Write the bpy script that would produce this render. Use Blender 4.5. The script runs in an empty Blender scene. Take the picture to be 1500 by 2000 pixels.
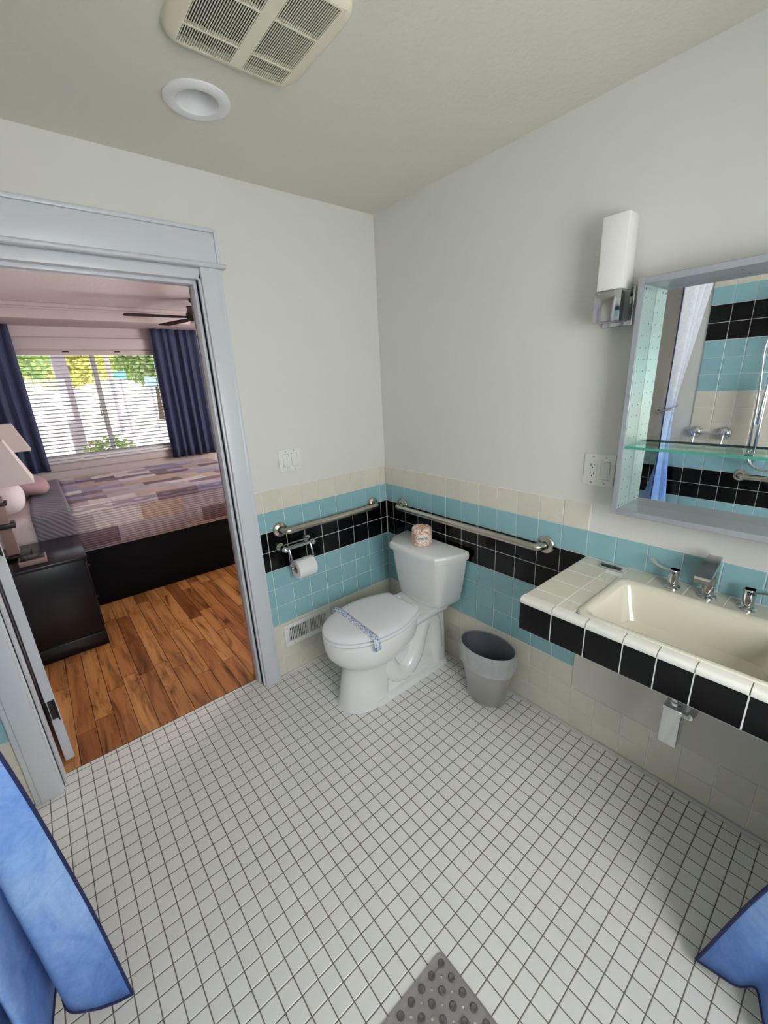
import bpy, bmesh, math, random
from mathutils import Matrix, Vector
random.seed(7)
R = math.radians
SC = bpy.context.scene
COL = SC.collection

# ------------------------------------------------------------------ camera
CAM_POS = (-1.62424, -1.96033, 1.60605)
YAW, PITCH, ROLL, FPX = 0.88639, -0.30689, -0.04989, 811.55
_fw = Vector((math.cos(PITCH) * math.cos(YAW), math.cos(PITCH) * math.sin(YAW), math.sin(PITCH)))
_r = _fw.cross(Vector((0, 0, 1))).normalized()
_u = _r.cross(_fw)
_rt = math.cos(ROLL) * _r + math.sin(ROLL) * _u
_up = -math.sin(ROLL) * _r + math.cos(ROLL) * _u
cam_d = bpy.data.cameras.new('camera')
cam_d.sensor_fit = 'HORIZONTAL'
cam_d.sensor_width = 36.0
cam_d.lens = FPX / 1500 * 36.0
cam_d.clip_start = 0.02
cam = bpy.data.objects.new('camera', cam_d)
COL.objects.link(cam)
cam.matrix_world = Matrix(((_rt.x, _up.x, -_fw.x, CAM_POS[0]), (_rt.y, _up.y, -_fw.y, CAM_POS[1]),
                           (_rt.z, _up.z, -_fw.z, CAM_POS[2]), (0, 0, 0, 1)))
SC.camera = cam

# ------------------------------------------------------------------ sky, sun, window light, exposure
SC.view_settings.view_transform = 'Standard'
SC.view_settings.look = 'None'
SC.view_settings.gamma = 1.0
SC.view_settings.use_curve_mapping = False
SC.view_settings.exposure = 0.06
SC.cycles.use_denoising = True
SC.cycles.max_bounces = 12
SC.cycles.diffuse_bounces = 6
SC.cycles.transparent_max_bounces = 24
SC.cycles.sample_clamp_indirect = 6.0
SC.cycles.caustics_refractive = False
SC.cycles.caustics_reflective = False

world = bpy.data.worlds.new('sky')
SC.world = world
world.use_nodes = True
_n, _l = world.node_tree.nodes, world.node_tree.links
_n.clear()
_o = _n.new('ShaderNodeOutputWorld')
_b = _n.new('ShaderNodeBackground')
_s = _n.new('ShaderNodeTexSky')
_s.sky_type = 'NISHITA'
_s.sun_disc = False
_s.sun_elevation = R(50)
_s.sun_rotation = R(120)
_m = _n.new('ShaderNodeMix')
_m.data_type = 'RGBA'
_m.inputs[0].default_value = 0.75
_hs = _n.new('ShaderNodeMix')
_hs.data_type = 'RGBA'
_hs.blend_type = 'MULTIPLY'
_hs.inputs[0].default_value = 1.0
_hs.inputs[7].default_value = (0.35, 0.35, 0.35, 1)
_l.new(_s.outputs[0], _hs.inputs[6])
_l.new(_hs.outputs[2], _m.inputs[6])
_m.inputs[7].default_value = (1.0, 0.97, 0.96, 1)
_l.new(_m.outputs[2], _b.inputs[0])
_b.inputs[1].default_value = 2.6
_l.new(_b.outputs[0], _o.inputs[0])

def lamp(name, kind, loc, rot, energy, color, **kw):
    d = bpy.data.lights.new(name, kind)
    d.energy = energy
    d.color = color
    for k, v in kw.items():
        setattr(d, k, v)
    o = bpy.data.objects.new(name, d)
    COL.objects.link(o)
    o.location = loc
    o.rotation_euler = rot
    return o

lamp('sun', 'SUN', (0, 20, 10), (R(38), R(12), R(150)), 4.5, (1, .95, .88), angle=R(1))
# daylight in the frosted shower window behind the camera
lamp('shower_window_light', 'AREA', (-1.15, -2.742, 1.50), (R(90), 0, R(180)), 38.0, (1.0, 0.99, 0.985),
     shape='RECTANGLE', size=0.96, size_y=0.96)
# fill light added at an unseen side window to brighten the bedroom
lamp('bedroom_fill_light', 'AREA', (1.64, 1.75, 1.5), (R(90), 0, R(90)), 46.0, (1.0, 0.965, 0.96), shape='RECTANGLE', size=1.36, size_y=1.16)
_p = lamp('bedroom_window_portal', 'AREA', (-0.96, 3.93, 1.5), (R(-90), 0, 0), 1.0, (1, 1, 1),
          shape='RECTANGLE', size=1.4, size_y=1.12)
_p.data.cycles.is_portal = True

# ------------------------------------------------------------------ materials
def S(r, g, b):
    f = lambda c: (c / 255 / 12.92) if c / 255 <= .04045 else ((c / 255 + .055) / 1.055) ** 2.4
    return (f(r), f(g), f(b), 1.0)

class NT:
    def __init__(s, name):
        s.m = bpy.data.materials.new(name)
        s.m.use_nodes = True
        s.n, s.l = s.m.node_tree.nodes, s.m.node_tree.links
        s.p = s.n['Principled BSDF']
        s.out = s.n['Material Output']
    def new(s, t, **kw):
        x = s.n.new(t)
        for k, v in kw.items():
            setattr(x, k, v)
        return x
    def link(s, a, b):
        s.l.new(a, b)
    def coord(s, out='Object', scale=(1, 1, 1), rot=(0, 0, 0), loc=(0, 0, 0)):
        c = s.new('ShaderNodeTexCoord')
        m = s.new('ShaderNodeMapping')
        m.inputs['Scale'].default_value = scale
        m.inputs['Rotation'].default_value = rot
        m.inputs['Location'].default_value = loc
        s.link(c.outputs[out], m.inputs[0])
        return m.outputs[0]
    def ramp(s, fac, stops, interp='LINEAR'):
        r = s.new('ShaderNodeValToRGB')
        r.color_ramp.interpolation = interp
        e = r.color_ramp.elements
        while len(e) < len(stops):
            e.new(0.5)
        for i, (p, c) in enumerate(stops):
            e[i].position = p
            e[i].color = c
        s.link(fac, r.inputs[0])
        return r.outputs[0]
    def noise(s, vec, scale, detail=3, rough=.5, dist=0):
        x = s.new('ShaderNodeTexNoise')
        x.inputs['Scale'].default_value = scale
        x.inputs['Detail'].default_value = detail
        x.inputs['Roughness'].default_value = rough
        x.inputs['Distortion'].default_value = dist
        if vec is not None:
            s.link(vec, x.inputs['Vector'])
        return x.outputs['Fac']
    def mix(s, a, b, fac=.5, mode='MIX'):
        x = s.new('ShaderNodeMix', data_type='RGBA', blend_type=mode)
        for i, v in ((0, fac), (6, a), (7, b)):
            if hasattr(v, 'node'):
                s.link(v, x.inputs[i])
            else:
                x.inputs[i].default_value = v
        return x.outputs[2]
    def math(s, op, a, b=0.0):
        x = s.new('ShaderNodeMath', operation=op)
        for i, v in ((0, a), (1, b)):
            if hasattr(v, 'node'):
                s.link(v, x.inputs[i])
            else:
                x.inputs[i].default_value = v
        return x.outputs[0]
    def bump(s, h, strength=.2, dist=.002):
        x = s.new('ShaderNodeBump')
        x.inputs['Strength'].default_value = strength
        x.inputs['Distance'].default_value = dist
        s.link(h, x.inputs['Height'])
        s.link(x.outputs[0], s.p.inputs['Normal'])

def plain(name, col, rough=.5, metal=0., coat=0., spec=.5, bump=None, emit=None, sub=0.):
    t = NT(name)
    t.p.inputs['Base Color'].default_value = col
    t.p.inputs['Roughness'].default_value = rough
    t.p.inputs['Metallic'].default_value = metal
    t.p.inputs['Coat Weight'].default_value = coat
    t.p.inputs['Specular IOR Level'].default_value = spec
    if bump:
        t.bump(t.noise(t.coord(), bump[0], 4), bump[1], bump[2])
    if emit:
        t.p.inputs['Emission Color'].default_value = emit[0]
        t.p.inputs['Emission Strength'].default_value = emit[1]
    return t.m

def glaze(name, col, rough=.18, var=.06):
    """glazed ceramic: small tone change from tile to tile, faint mottling"""
    t = NT(name)
    oi = t.new('ShaderNodeObjectInfo')
    k = t.math('MULTIPLY_ADD', oi.outputs['Random'], var)
    k.node.inputs[2].default_value = 1 - var / 2
    n = t.noise(t.coord('Object'), 35, 3)
    k2 = t.math('MULTIPLY_ADD', n, .08)
    k2.node.inputs[2].default_value = .96
    v = t.math('MULTIPLY', k, k2)
    c = t.new('ShaderNodeCombineColor')
    for i in range(3):
        t.link(v, c.inputs[i])
    t.link(t.mix(col, c.outputs[0], 1.0, 'MULTIPLY'), t.p.inputs['Base Color'])
    t.p.inputs['Roughness'].default_value = rough
    t.bump(t.noise(t.coord('Object'), 22, 2), .08, .002)
    return t.m

M = {}
M['paint'] = plain('wall_paint', S(216, 215, 210), .55, bump=(160, .12, .001))
M['ceil'] = plain('ceiling_paint', S(211, 209, 197), .7, bump=(70, .55, .003))
M['trimw'] = plain('trim_paint', S(206, 209, 216), .35)
M['bedpaint'] = plain('bedroom_wall_paint', S(214, 202, 201), .6, bump=(120, .1, .001))
M['bedceil'] = plain('bedroom_ceiling_paint', S(234, 224, 224), .45, bump=(45, .5, .004))
M['beige'] = glaze('beige_tile_glaze', S(214, 208, 194), .2)
M['blue'] = glaze('blue_tile_glaze', S(138, 180, 188), .16)
M['black'] = glaze('black_tile_glaze', S(8, 8, 10), .12)
M['black'].node_tree.nodes['Principled BSDF'].inputs['Specular IOR Level'].default_value = .28
M['ctop'] = glaze('counter_tile_glaze', S(206, 202, 187), .15)
M['nosing'] = glaze('nosing_tile_glaze', S(222, 220, 212), .15)
M['ftile'] = glaze('floor_tile_unglazed', S(225, 223, 219), .32, .07)
M['wgrout'] = plain('wall_grout', S(228, 229, 225), .8)
M['fgrout'] = plain('floor_grout', S(104, 97, 92), .9)
M['caulk'] = plain('caulk', S(205, 202, 195), .5)
M['porc'] = plain('porcelain', S(238, 239, 239), .1, coat=.3)
M['seatw'] = plain('seat_plastic', S(242, 243, 247), .22)
M['sink'] = plain('sink_enamel', S(208, 203, 186), .12, coat=.3)
M['chrome'] = plain('chrome', S(205, 207, 210), .1, 1)
M['steel'] = plain('satin_steel', S(190, 184, 172), .24, 1)
M['brush'] = plain('brushed_steel', S(196, 195, 196), .3, 1)
M['alu'] = plain('aluminium_frame', S(176, 180, 188), .45, .55)
M['galv'] = plain('galvanised_panel', S(190, 212, 206), .35, .5)
M['dark'] = plain('dark_recess', S(14, 13, 12), .8)
M['plasw'] = plain('white_plastic', S(232, 231, 228), .3)
M['ivory'] = plain('ivory_plastic', S(226, 218, 198), .4)
M['grilledark'] = plain('grille_cavity', S(20, 15, 10), .95)
M['hinge'] = plain('black_hinge', S(22, 20, 18), .45)
M['vinyl'] = plain('white_vinyl', S(230, 230, 232), .35)
M['slat_shaded'] = plain('blind_slat_shaded', S(138, 132, 138), .5)  # grey stands in for the shaded room side of the slats
M['tinside'] = plain('bin_inside_shaded', S(48, 50, 56), .5)  # steel bin's inside coloured dark in place of shade
M['paper'] = plain('tissue_paper', S(240, 239, 240), .9, bump=(60, .2, .002))
M['card'] = plain('cardboard', S(160, 140, 120), .9)
M['opal'] = plain('opal_glass', S(245, 244, 240), .25)
M['blackwood'] = plain('black_lacquer', S(17, 17, 20), .25, spec=.35)
M['bedbase'] = plain('black_bed_base', S(8, 8, 12), .7, spec=.15)
M['brown'] = plain('fan_blade_wood', S(46, 28, 26), .7, spec=.2)
M['shade'] = plain('lamp_shade_linen', S(222, 212, 206), .9)
M['pinkpillow'] = plain('dusty_pink_linen', S(176, 146, 148), .9, bump=(90, .3, .002))
M['linen'] = plain('white_linen', S(232, 222, 222), .9, bump=(14, .5, .01))
M['matgrey'] = plain('grey_rubber', S(150, 143, 142), .35)
M['matcup'] = plain('grey_rubber_cup', S(92, 86, 86), .3)
M['navyhem'] = plain('navy_binding', S(26, 34, 78), .7)
M['leaf'] = plain('leaf_green', S(150, 182, 104), .6)
M['leaf2'] = plain('leaf_yellow_green', S(214, 214, 118), .6)
M['petal'] = plain('pink_petal', S(226, 120, 140), .6)
M['bark'] = plain('bark', S(96, 78, 62), .9)
M['gravel'] = plain('pale_paving', S(228, 220, 212), .9, bump=(8, .3, .01))
M['extw'] = plain('white_exterior_paint', S(168, 160, 168), .6)
M['carw'] = plain('white_car_paint', S(226, 228, 234), .25)
M['tyre'] = plain('tyre_rubber', S(120, 120, 130), .8)
M['carg'] = plain('car_window_glass', S(120, 130, 150), .1)
M['teal'] = plain('teal_sign_paint', S(110, 186, 192), .5)
M['sblue'] = plain('blue_sign_paint', S(150, 186, 226), .5)
M['soapd'] = plain('dark_soap_wrapper', S(38, 22, 26), .35)
M['hemcream'] = plain('hole_dark', S(60, 70, 70), .8)
M['shadowgap'] = plain('plate_gap', S(150, 148, 146), .8)  # grey for the shadow line painted round the rockers, and for screws

def thin_glass(name, tint, op, rough=.02):
    t = NT(name)
    tr = t.new('ShaderNodeBsdfTransparent')
    tr.inputs[0].default_value = tint
    gl = t.new('ShaderNodeBsdfGlossy')
    gl.inputs['Roughness'].default_value = rough
    mx = t.new('ShaderNodeMixShader')
    mx.inputs[0].default_value = op
    t.link(tr.outputs[0], mx.inputs[1])
    t.link(gl.outputs[0], mx.inputs[2])
    t.link(mx.outputs[0], t.out.inputs[0])
    return t.m
M['glass'] = thin_glass('window_glass', (.97, .98, .97, 1), .05)
M['shelfglass'] = thin_glass('shelf_glass', (.86, .95, .91, 1), .12)
M['shelfedge'] = plain('shelf_glass_edge', S(70, 150, 128), .15)
M['mirror'] = plain('mirror_silver', (.90, .92, .91, 1), .0, 1)
M['frosted'] = plain('frosted_pane', S(235, 238, 238), .6, emit=((1, .99, .96, 1), 2.5))

def film(name, col, op, rough, bscale):
    t = NT(name)
    t.p.inputs['Base Color'].default_value = col
    t.p.inputs['Roughness'].default_value = rough
    t.bump(t.noise(t.coord(), bscale, 4, .6, 1.2), .9, .01)
    tr = t.new('ShaderNodeBsdfTransparent')
    mx = t.new('ShaderNodeMixShader')
    mx.inputs[0].default_value = op
    t.link(tr.outputs[0], mx.inputs[1])
    t.link(t.p.outputs[0], mx.inputs[2])
    t.link(mx.outputs[0], t.out.inputs[0])
    return t.m
M['bag_shaded'] = film('clear_bag_shaded', S(140, 146, 158), .42, .15, 30)  # same film as the collar, darkened to paint the shade inside the bin
M['bag'] = film('clear_bag_film', S(236, 236, 240), .5, .1, 60)
M['clear'] = film('clear_plastic', S(225, 230, 232), .5, .1, 10)
M['matslab'] = film('translucent_grey_rubber', S(136, 129, 128), .66, .3, 4)

def wood_floor():
    t = NT('oak_plank')
    oi = t.new('ShaderNodeObjectInfo')
    c = t.new('ShaderNodeTexCoord')
    va = t.new('ShaderNodeVectorMath', operation='ADD')
    sc = t.new('ShaderNodeVectorMath', operation='SCALE')
    cmb = t.new('ShaderNodeCombineXYZ')
    t.link(oi.outputs['Random'], cmb.inputs[0])
    t.link(oi.outputs['Random'], cmb.inputs[1])
    t.link(cmb.outputs[0], sc.inputs[0])
    sc.inputs['Scale'].default_value = 37.0
    t.link(c.outputs['Object'], va.inputs[0])
    t.link(sc.outputs[0], va.inputs[1])
    mp = t.new('ShaderNodeMapping')
    mp.inputs['Scale'].default_value = (26, 2.2, 1)
    t.link(va.outputs[0], mp.inputs[0])
    g = t.noise(mp.outputs[0], 1.0, 6, .62, .8)
    mp2 = t.new('ShaderNodeMapping')
    mp2.inputs['Scale'].default_value = (9, 1.6, 1)
    t.link(va.outputs[0], mp2.inputs[0])
    g2 = t.noise(mp2.outputs[0], 1.0, 4, .6, 2.2)
    base = t.ramp(oi.outputs['Random'], [(0, S(160, 104, 60)), (.25, S(192, 134, 80)), (.55, S(206, 150, 94)), (.8, S(184, 124, 74)), (1, S(142, 88, 52))])
    grain = t.ramp(g, [(.3, S(120, 92, 70)), (.52, S(235, 225, 215)), (.75, S(255, 250, 245))])
    streak = t.ramp(g2, [(.28, S(58, 36, 26)), (.38, S(205, 190, 172)), (.5, S(255, 255, 255))])
    a = t.mix(base, grain, .75, 'MULTIPLY')
    t.link(t.mix(a, streak, .85, 'MULTIPLY'), t.p.inputs['Base Color'])
    t.p.inputs['Roughness'].default_value = .33
    t.bump(g, .1, .001)
    return t.m
M['wood'] = wood_floor()
M['lampwood'] = plain('lamp_wood', S(150, 122, 116), .5)

def shower_cloth():
    """dyed cloth: white above, running through pale blue into deep blue at the hem"""
    t = NT('dip_dyed_curtain')
    g = t.new('ShaderNodeNewGeometry')
    sp = t.new('ShaderNodeSeparateXYZ')
    t.link(g.outputs['Position'], sp.inputs[0])
    nz = t.noise(t.coord('Object', (1.4, 1.4, .8), (0, .5, .3)), 6.0, 6, .68, 1.2)
    h = t.math('MULTIPLY_ADD', nz, .75)
    t.link(sp.outputs[2], h.node.inputs[2])
    h = t.math('DIVIDE', h, 2.7)
    c = t.ramp(h, [(.06, S(46, 72, 128)), (.15, S(84, 122, 190)), (.24, S(116, 152, 212)), (.34, S(150, 182, 226)), (.44, S(112, 152, 218)),
                   (.56, S(170, 194, 230)), (.70, S(226, 226, 234)), (1, S(236, 234, 238))])
    n2 = t.noise(t.coord('Object'), 26, 4, .7, 2.0)
    st = t.ramp(n2, [(.35, (.80, .84, .90, 1)), (.65, (1.0, 1.0, 1.0, 1))])
    t.link(t.mix(c, st, 1.0, 'MULTIPLY'), t.p.inputs['Base Color'])
    t.p.inputs['Roughness'].default_value = .75
    t.bump(n2, .15, .003)
    return t.m
M['cloth'] = shower_cloth()

def drape():
    t = NT('navy_drape')
    n = t.noise(t.coord('Object', (40, 40, 4)), 3, 3)
    t.link(t.ramp(n, [(.3, S(54, 60, 88)), (.7, S(76, 84, 118))]), t.p.inputs['Base Color'])
    t.p.inputs['Roughness'].default_value = .8
    return t.m
M['drape'] = drape()

def quilt():
    t = NT('patchwork_quilt')
    g = t.new('ShaderNodeNewGeometry')
    sp = t.new('ShaderNodeSeparateXYZ')
    t.link(g.outputs['Position'], sp.inputs[0])
    v = t.math('SUBTRACT', sp.outputs[1], sp.outputs[2])     # runs on over the edge and down the side
    cb = t.new('ShaderNodeCombineXYZ')
    t.link(sp.outputs[0], cb.inputs[0])
    t.link(v, cb.inputs[1])
    def brick(rw, rh, off):
        b = t.new('ShaderNodeTexBrick')
        b.offset = off
        b.inputs['Scale'].default_value = 1
        b.inputs['Brick Width'].default_value = rw
        b.inputs['Row Height'].default_value = rh
        b.inputs['Mortar Size'].default_value = 0.0
        b.inputs['Color1'].default_value = (0, 0, 0, 1)
        b.inputs['Color2'].default_value = (1, 1, 1, 1)
        t.link(cb.outputs[0], b.inputs['Vector'])
        return b.outputs[0]
    b1 = brick(.32, .128, .43)
    pc = t.ramp(b1, [(0, S(128, 110, 120)), (.14, S(196, 180, 188)), (.30, S(212, 188, 168)), (.44, S(172, 168, 192)),
                     (.58, S(240, 232, 228)), (.72, S(150, 130, 142)), (.84, S(208, 196, 204)), (.94, S(108, 92, 98))], 'CONSTANT')
    w = t.new('ShaderNodeTexWave', wave_type='BANDS', bands_direction='Y')
    w.inputs['Scale'].default_value = 17
    w.inputs['Distortion'].default_value = .15
    t.link(cb.outputs[0], w.inputs['Vector'])
    st = t.ramp(w.outputs[0], [(.16, (.42, .38, .42, 1)), (.36, (1, 1, 1, 1))])
    w2 = t.new('ShaderNodeTexNoise')
    w2.inputs['Scale'].default_value = 7
    t.link(cb.outputs[0], w2.inputs['Vector'])
    a = t.mix(pc, st, .75, 'MULTIPLY')
    t.link(t.mix(a, t.ramp(w2.outputs[0], [(.3, (.8, .8, .84, 1)), (.7, (1, 1, 1, 1))]), 1, 'MULTIPLY'), t.p.inputs['Base Color'])
    t.p.inputs['Roughness'].default_value = .9
    t.bump(w.outputs[0], .35, .006)
    return t.m
M['quilt'] = quilt()

def coverlet():
    t = NT('grey_lilac_coverlet')
    w = t.new('ShaderNodeTexWave', wave_type='BANDS', bands_direction='DIAGONAL')
    w.inputs['Scale'].default_value = 16
    w.inputs['Distortion'].default_value = 1.5
    t.link(t.coord(), w.inputs['Vector'])
    t.link(t.ramp(w.outputs[0], [(0, S(112, 108, 120)), (1, S(134, 130, 142))]), t.p.inputs['Base Color'])
    t.p.inputs['Roughness'].default_value = .9
    t.bump(w.outputs[0], .5, .006)
    return t.m
M['coverlet'] = coverlet()

def strip_print():
    t = NT('printed_paper_strip')
    n = t.noise(t.coord('Object', (70, 40, 40)), 2.2, 3, .6)
    t.link(t.ramp(n, [(.40, S(70, 104, 168)), (.46, S(190, 205, 228)), (.55, S(238, 241, 246))]), t.p.inputs['Base Color'])
    t.p.inputs['Roughness'].default_value = .7
    return t.m
M['strip'] = strip_print()

def wrapper():
    t = NT('marbled_roll_wrapper')
    n = t.noise(t.coord('Object'), 34, 5, .65, 1.6)
    t.link(t.ramp(n, [(.34, S(150, 92, 66)), (.44, S(208, 150, 118)), (.52, S(236, 212, 198)), (.6, S(240, 232, 226)), (.72, S(198, 138, 96))]), t.p.inputs['Base Color'])
    t.p.inputs['Roughness'].default_value = .5
    t.bump(t.noise(t.coord('Object'), 28, 4, .6, 1.), .6, .004)
    return t.m
M['wrapper'] = wrapper()
M['wraplabel'] = plain('wrapper_label', S(232, 222, 220), .5)
M['ink'] = plain('dark_ink', S(40, 40, 48), .6)

# ------------------------------------------------------------------ mesh helpers
class B:
    """collects shapes and links them as ONE mesh object"""
    def __init__(s):
        s.v, s.f = [], []
    def add(s, vs, fs):
        k = len(s.v)
        s.v += [tuple(q) for q in vs]
        s.f += [tuple(i + k for i in q) for q in fs]
        return s
    def box(s, x0, x1, y0, y1, z0, z1):
        x0, x1 = min(x0, x1), max(x0, x1)
        y0, y1 = min(y0, y1), max(y0, y1)
        z0, z1 = min(z0, z1), max(z0, z1)
        return s.add([(x0, y0, z0), (x1, y0, z0), (x1, y1, z0), (x0, y1, z0), (x0, y0, z1), (x1, y0, z1), (x1, y1, z1), (x0, y1, z1)],
                     [(0, 3, 2, 1), (4, 5, 6, 7), (0, 1, 5, 4), (1, 2, 6, 5), (2, 3, 7, 6), (3, 0, 4, 7)])
    def rbox(s, x0, x1, y0, y1, z0, z1, r=.004, seg=2):
        bm = bmesh.new()
        bmesh.ops.create_cube(bm, size=1)
        for q in bm.verts:
            q.co = Vector(((x0 + x1) / 2 + q.co.x * abs(x1 - x0), (y0 + y1) / 2 + q.co.y * abs(y1 - y0), (z0 + z1) / 2 + q.co.z * abs(z1 - z0)))
        bmesh.ops.bevel(bm, geom=bm.edges[:], offset=r, segments=seg, profile=.5, affect='EDGES')
        bm.verts.index_update()
        s.add([q.co[:] for q in bm.verts], [[w.index for w in f.verts] for f in bm.faces])
        bm.free()
        return s
    def loft(s, rings, cap0=True, cap1=True, closed=True):
        n = len(rings[0])
        vs = [p for r in rings for p in r]
        fs = []
        for i in range(len(rings) - 1):
            for j in range(n if closed else n - 1):
                a, b = i * n + j, i * n + (j + 1) % n
                fs.append((a, b, b + n, a + n))
        if cap0:
            fs.append(tuple(range(n - 1, -1, -1)))
        if cap1:
            fs.append(tuple((len(rings) - 1) * n + j for j in range(n)))
        return s.add(vs, fs)
    def tube(s, path, r, n=12, caps=True):
        P = [Vector(p) for p in path]
        rs = r if isinstance(r, (list, tuple)) else [r] * len(P)
        rings, ref = [], None
        for i, p in enumerate(P):
            t = (P[min(i + 1, len(P) - 1)] - P[max(i - 1, 0)]).normalized()
            if ref is None:
                ref = Vector((0, 0, 1)) if abs(t.z) < .9 else Vector((1, 0, 0))
            a = (ref - t * ref.dot(t)).normalized()
            ref = a
            b = t.cross(a)
            rings.append([p + rs[i] * (math.cos(2 * math.pi * k / n) * a + math.sin(2 * math.pi * k / n) * b) for k in range(n)])
        return s.loft(rings, caps, caps)
    def lathe(s, prof, org, axis='Z', n=24, caps=(False, False), sx=1., sy=1.):
        """prof: (radius, height) pairs; axis: direction of height"""
        ax = {'Z': ((1, 0, 0), (0, 1, 0), (0, 0, 1)), '-Z': ((1, 0, 0), (0, -1, 0), (0, 0, -1)), 'X': ((0, 1, 0), (0, 0, 1), (1, 0, 0)), '-X': ((0, -1, 0), (0, 0, 1), (-1, 0, 0)),
              'Y': ((0, 0, 1), (1, 0, 0), (0, 1, 0)), '-Y': ((1, 0, 0), (0, 0, 1), (0, -1, 0))}[axis]
        A, Bv, Cv = map(Vector, ax)
        o = Vector(org)
        rings = [[o + A * (r * sx * math.cos(2 * math.pi * k / n)) + Bv * (r * sy * math.sin(2 * math.pi * k / n)) + Cv * h for k in range(n)] for r, h in prof]
        return s.loft(rings, caps[0], caps[1])
    def build(s, name, mat, parent=None, smooth=False, ang=38):
        me = bpy.data.meshes.new(name)
        me.from_pydata(s.v, [], s.f)
        me.materials.append(M[mat])
        if smooth:
            me.shade_smooth()
            me.set_sharp_from_angle(angle=R(ang))
        me.update()
        o = bpy.data.objects.new(name, me)
        COL.objects.link(o)
        if parent is not None:
            o.parent = parent
        return o

def fix(o):
    bm = bmesh.new()
    bm.from_mesh(o.data)
    bmesh.ops.recalc_face_normals(bm, faces=bm.faces[:])
    bm.to_mesh(o.data)
    bm.free()
    return o

def tag(o, label, cat=None, group=None, kind=None):
    o['label'] = label
    if cat:
        o['category'] = cat
    if group:
        o['group'] = group
    if kind:
        o['kind'] = kind
    return o

def empty(name, loc=(0, 0, 0)):
    """root of a thing; parts keep world coordinates through the inverse of its place"""
    o = bpy.data.objects.new(name, None)
    COL.objects.link(o)
    o.location = loc
    o.empty_display_size = .05
    return o

def adopt(root, *parts):
    inv = Matrix.Translation(-Vector(root.location))
    for q in parts:
        q.parent = root
        q.matrix_parent_inverse = inv
    return root

def struct(o, label):
    o['kind'] = 'structure'
    o['label'] = label
    return o

def catmull(pts, n):
    P = [Vector(p) for p in pts]
    P = [2 * P[0] - P[1]] + P + [2 * P[-1] - P[-2]]
    out = []
    m = len(P) - 3
    for k in range(n + 1):
        t = k / n * m
        i = min(int(t), m - 1)
        u = t - i
        a, b, c, d = P[i:i + 4]
        out.append(.5 * ((2 * b) + (c - a) * u + (2 * a - 5 * b + 4 * c - d) * u * u + (3 * b - a - 3 * c + d) * u ** 3))
    return out

# pieces (tiles, planks): chamfered plates that share mesh data
_plates = {}
def plate_mesh(w, h, t, mat, c=.0012):
    k = (round(w, 4), round(h, 4), round(t, 4), mat, c)
    if k not in _plates:
        a, b = w / 2, h / 2
        sq = [(-1, -1), (1, -1), (1, 1), (-1, 1)]
        vs = [(x * a, y * b, 0) for x, y in sq] + [(x * a, y * b, t - c) for x, y in sq] + [(x * (a - c * 1.5), y * (b - c * 1.5), t) for x, y in sq]
        fs = [(8, 9, 10, 11)]
        for i in range(4):
            j = (i + 1) % 4
            fs += [(i, j, j + 4, i + 4), (i + 4, j + 4, j + 8, i + 8)]
        me = bpy.data.meshes.new('plate')
        me.from_pydata(vs, [], fs)
        me.materials.append(M[mat])
        me.update()
        _plates[k] = me
    return _plates[k]

FR = {'-x': ((0, -1, 0), (0, 0, 1), (-1, 0, 0)), '+x': ((0, 1, 0), (0, 0, 1), (1, 0, 0)), '-y': ((1, 0, 0), (0, 0, 1), (0, -1, 0)),
      '+y': ((-1, 0, 0), (0, 0, 1), (0, 1, 0)), '+z': ((1, 0, 0), (0, 1, 0), (0, 0, 1))}
def plate(name, parent, face, a0, a1, b0, b1, base, t, mat, jit=.0035, gap=.0016):
    """a plate on a plane: a = horizontal extent (y for x-walls, x for y-walls), b = the other, base = plane coordinate"""
    A, Bv, N = map(Vector, FR[face])
    w, h = abs(a1 - a0) - 2 * gap, abs(b1 - b0) - 2 * gap
    o = bpy.data.objects.new(name, plate_mesh(w, h, t, mat))
    ca, cb = (a0 + a1) / 2, (b0 + b1) / 2
    loc = {'x': Vector((base, ca, cb)), 'y': Vector((ca, base, cb)), 'z': Vector((ca, cb, base))}[face[1]]
    rx, ry = random.uniform(-jit, jit), random.uniform(-jit, jit)
    A2, B2 = (A + N * rx).normalized(), (Bv + N * ry).normalized()
    N2 = A2.cross(B2).normalized()
    B2 = N2.cross(A2)
    COL.objects.link(o)
    o.parent = parent
    o.matrix_local = Matrix(((A2.x, B2.x, N2.x, loc.x), (A2.y, B2.y, N2.y, loc.y), (A2.z, B2.z, N2.z, loc.z), (0, 0, 0, 1)))
    return o

def joined_plates(name, parent, cells, mat):
    """cells: (face, a0, a1, b0, b1, base, t): many plates as one part"""
    b = B()
    g, c = .0016, .0012
    for face, a0, a1, b0, b1, base, t in cells:
        A, Bv, N = map(Vector, FR[face])
        ca, cb = (a0 + a1) / 2, (b0 + b1) / 2
        loc = {'x': Vector((base, ca, cb)), 'y': Vector((ca, base, cb)), 'z': Vector((ca, cb, base))}[face[1]]
        w, h = abs(a1 - a0) / 2 - g, abs(b1 - b0) / 2 - g
        sq = [(-1, -1), (1, -1), (1, 1), (-1, 1)]
        vs = [loc + A * x * w + Bv * y * h for x, y in sq] + [loc + A * x * w + Bv * y * h + N * (t - c) for x, y in sq] + \
             [loc + A * x * (w - 1.5 * c) + Bv * y * (h - 1.5 * c) + N * t for x, y in sq]
        fs = [(8, 9, 10, 11)]
        for i in range(4):
            j = (i + 1) % 4
            fs += [(i, j, j + 4, i + 4), (i + 4, j + 4, j + 8, i + 8)]
        b.add(vs, fs)
    o = b.build(name, mat, parent)
    o['kind'] = 'stuff'
    return o

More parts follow.
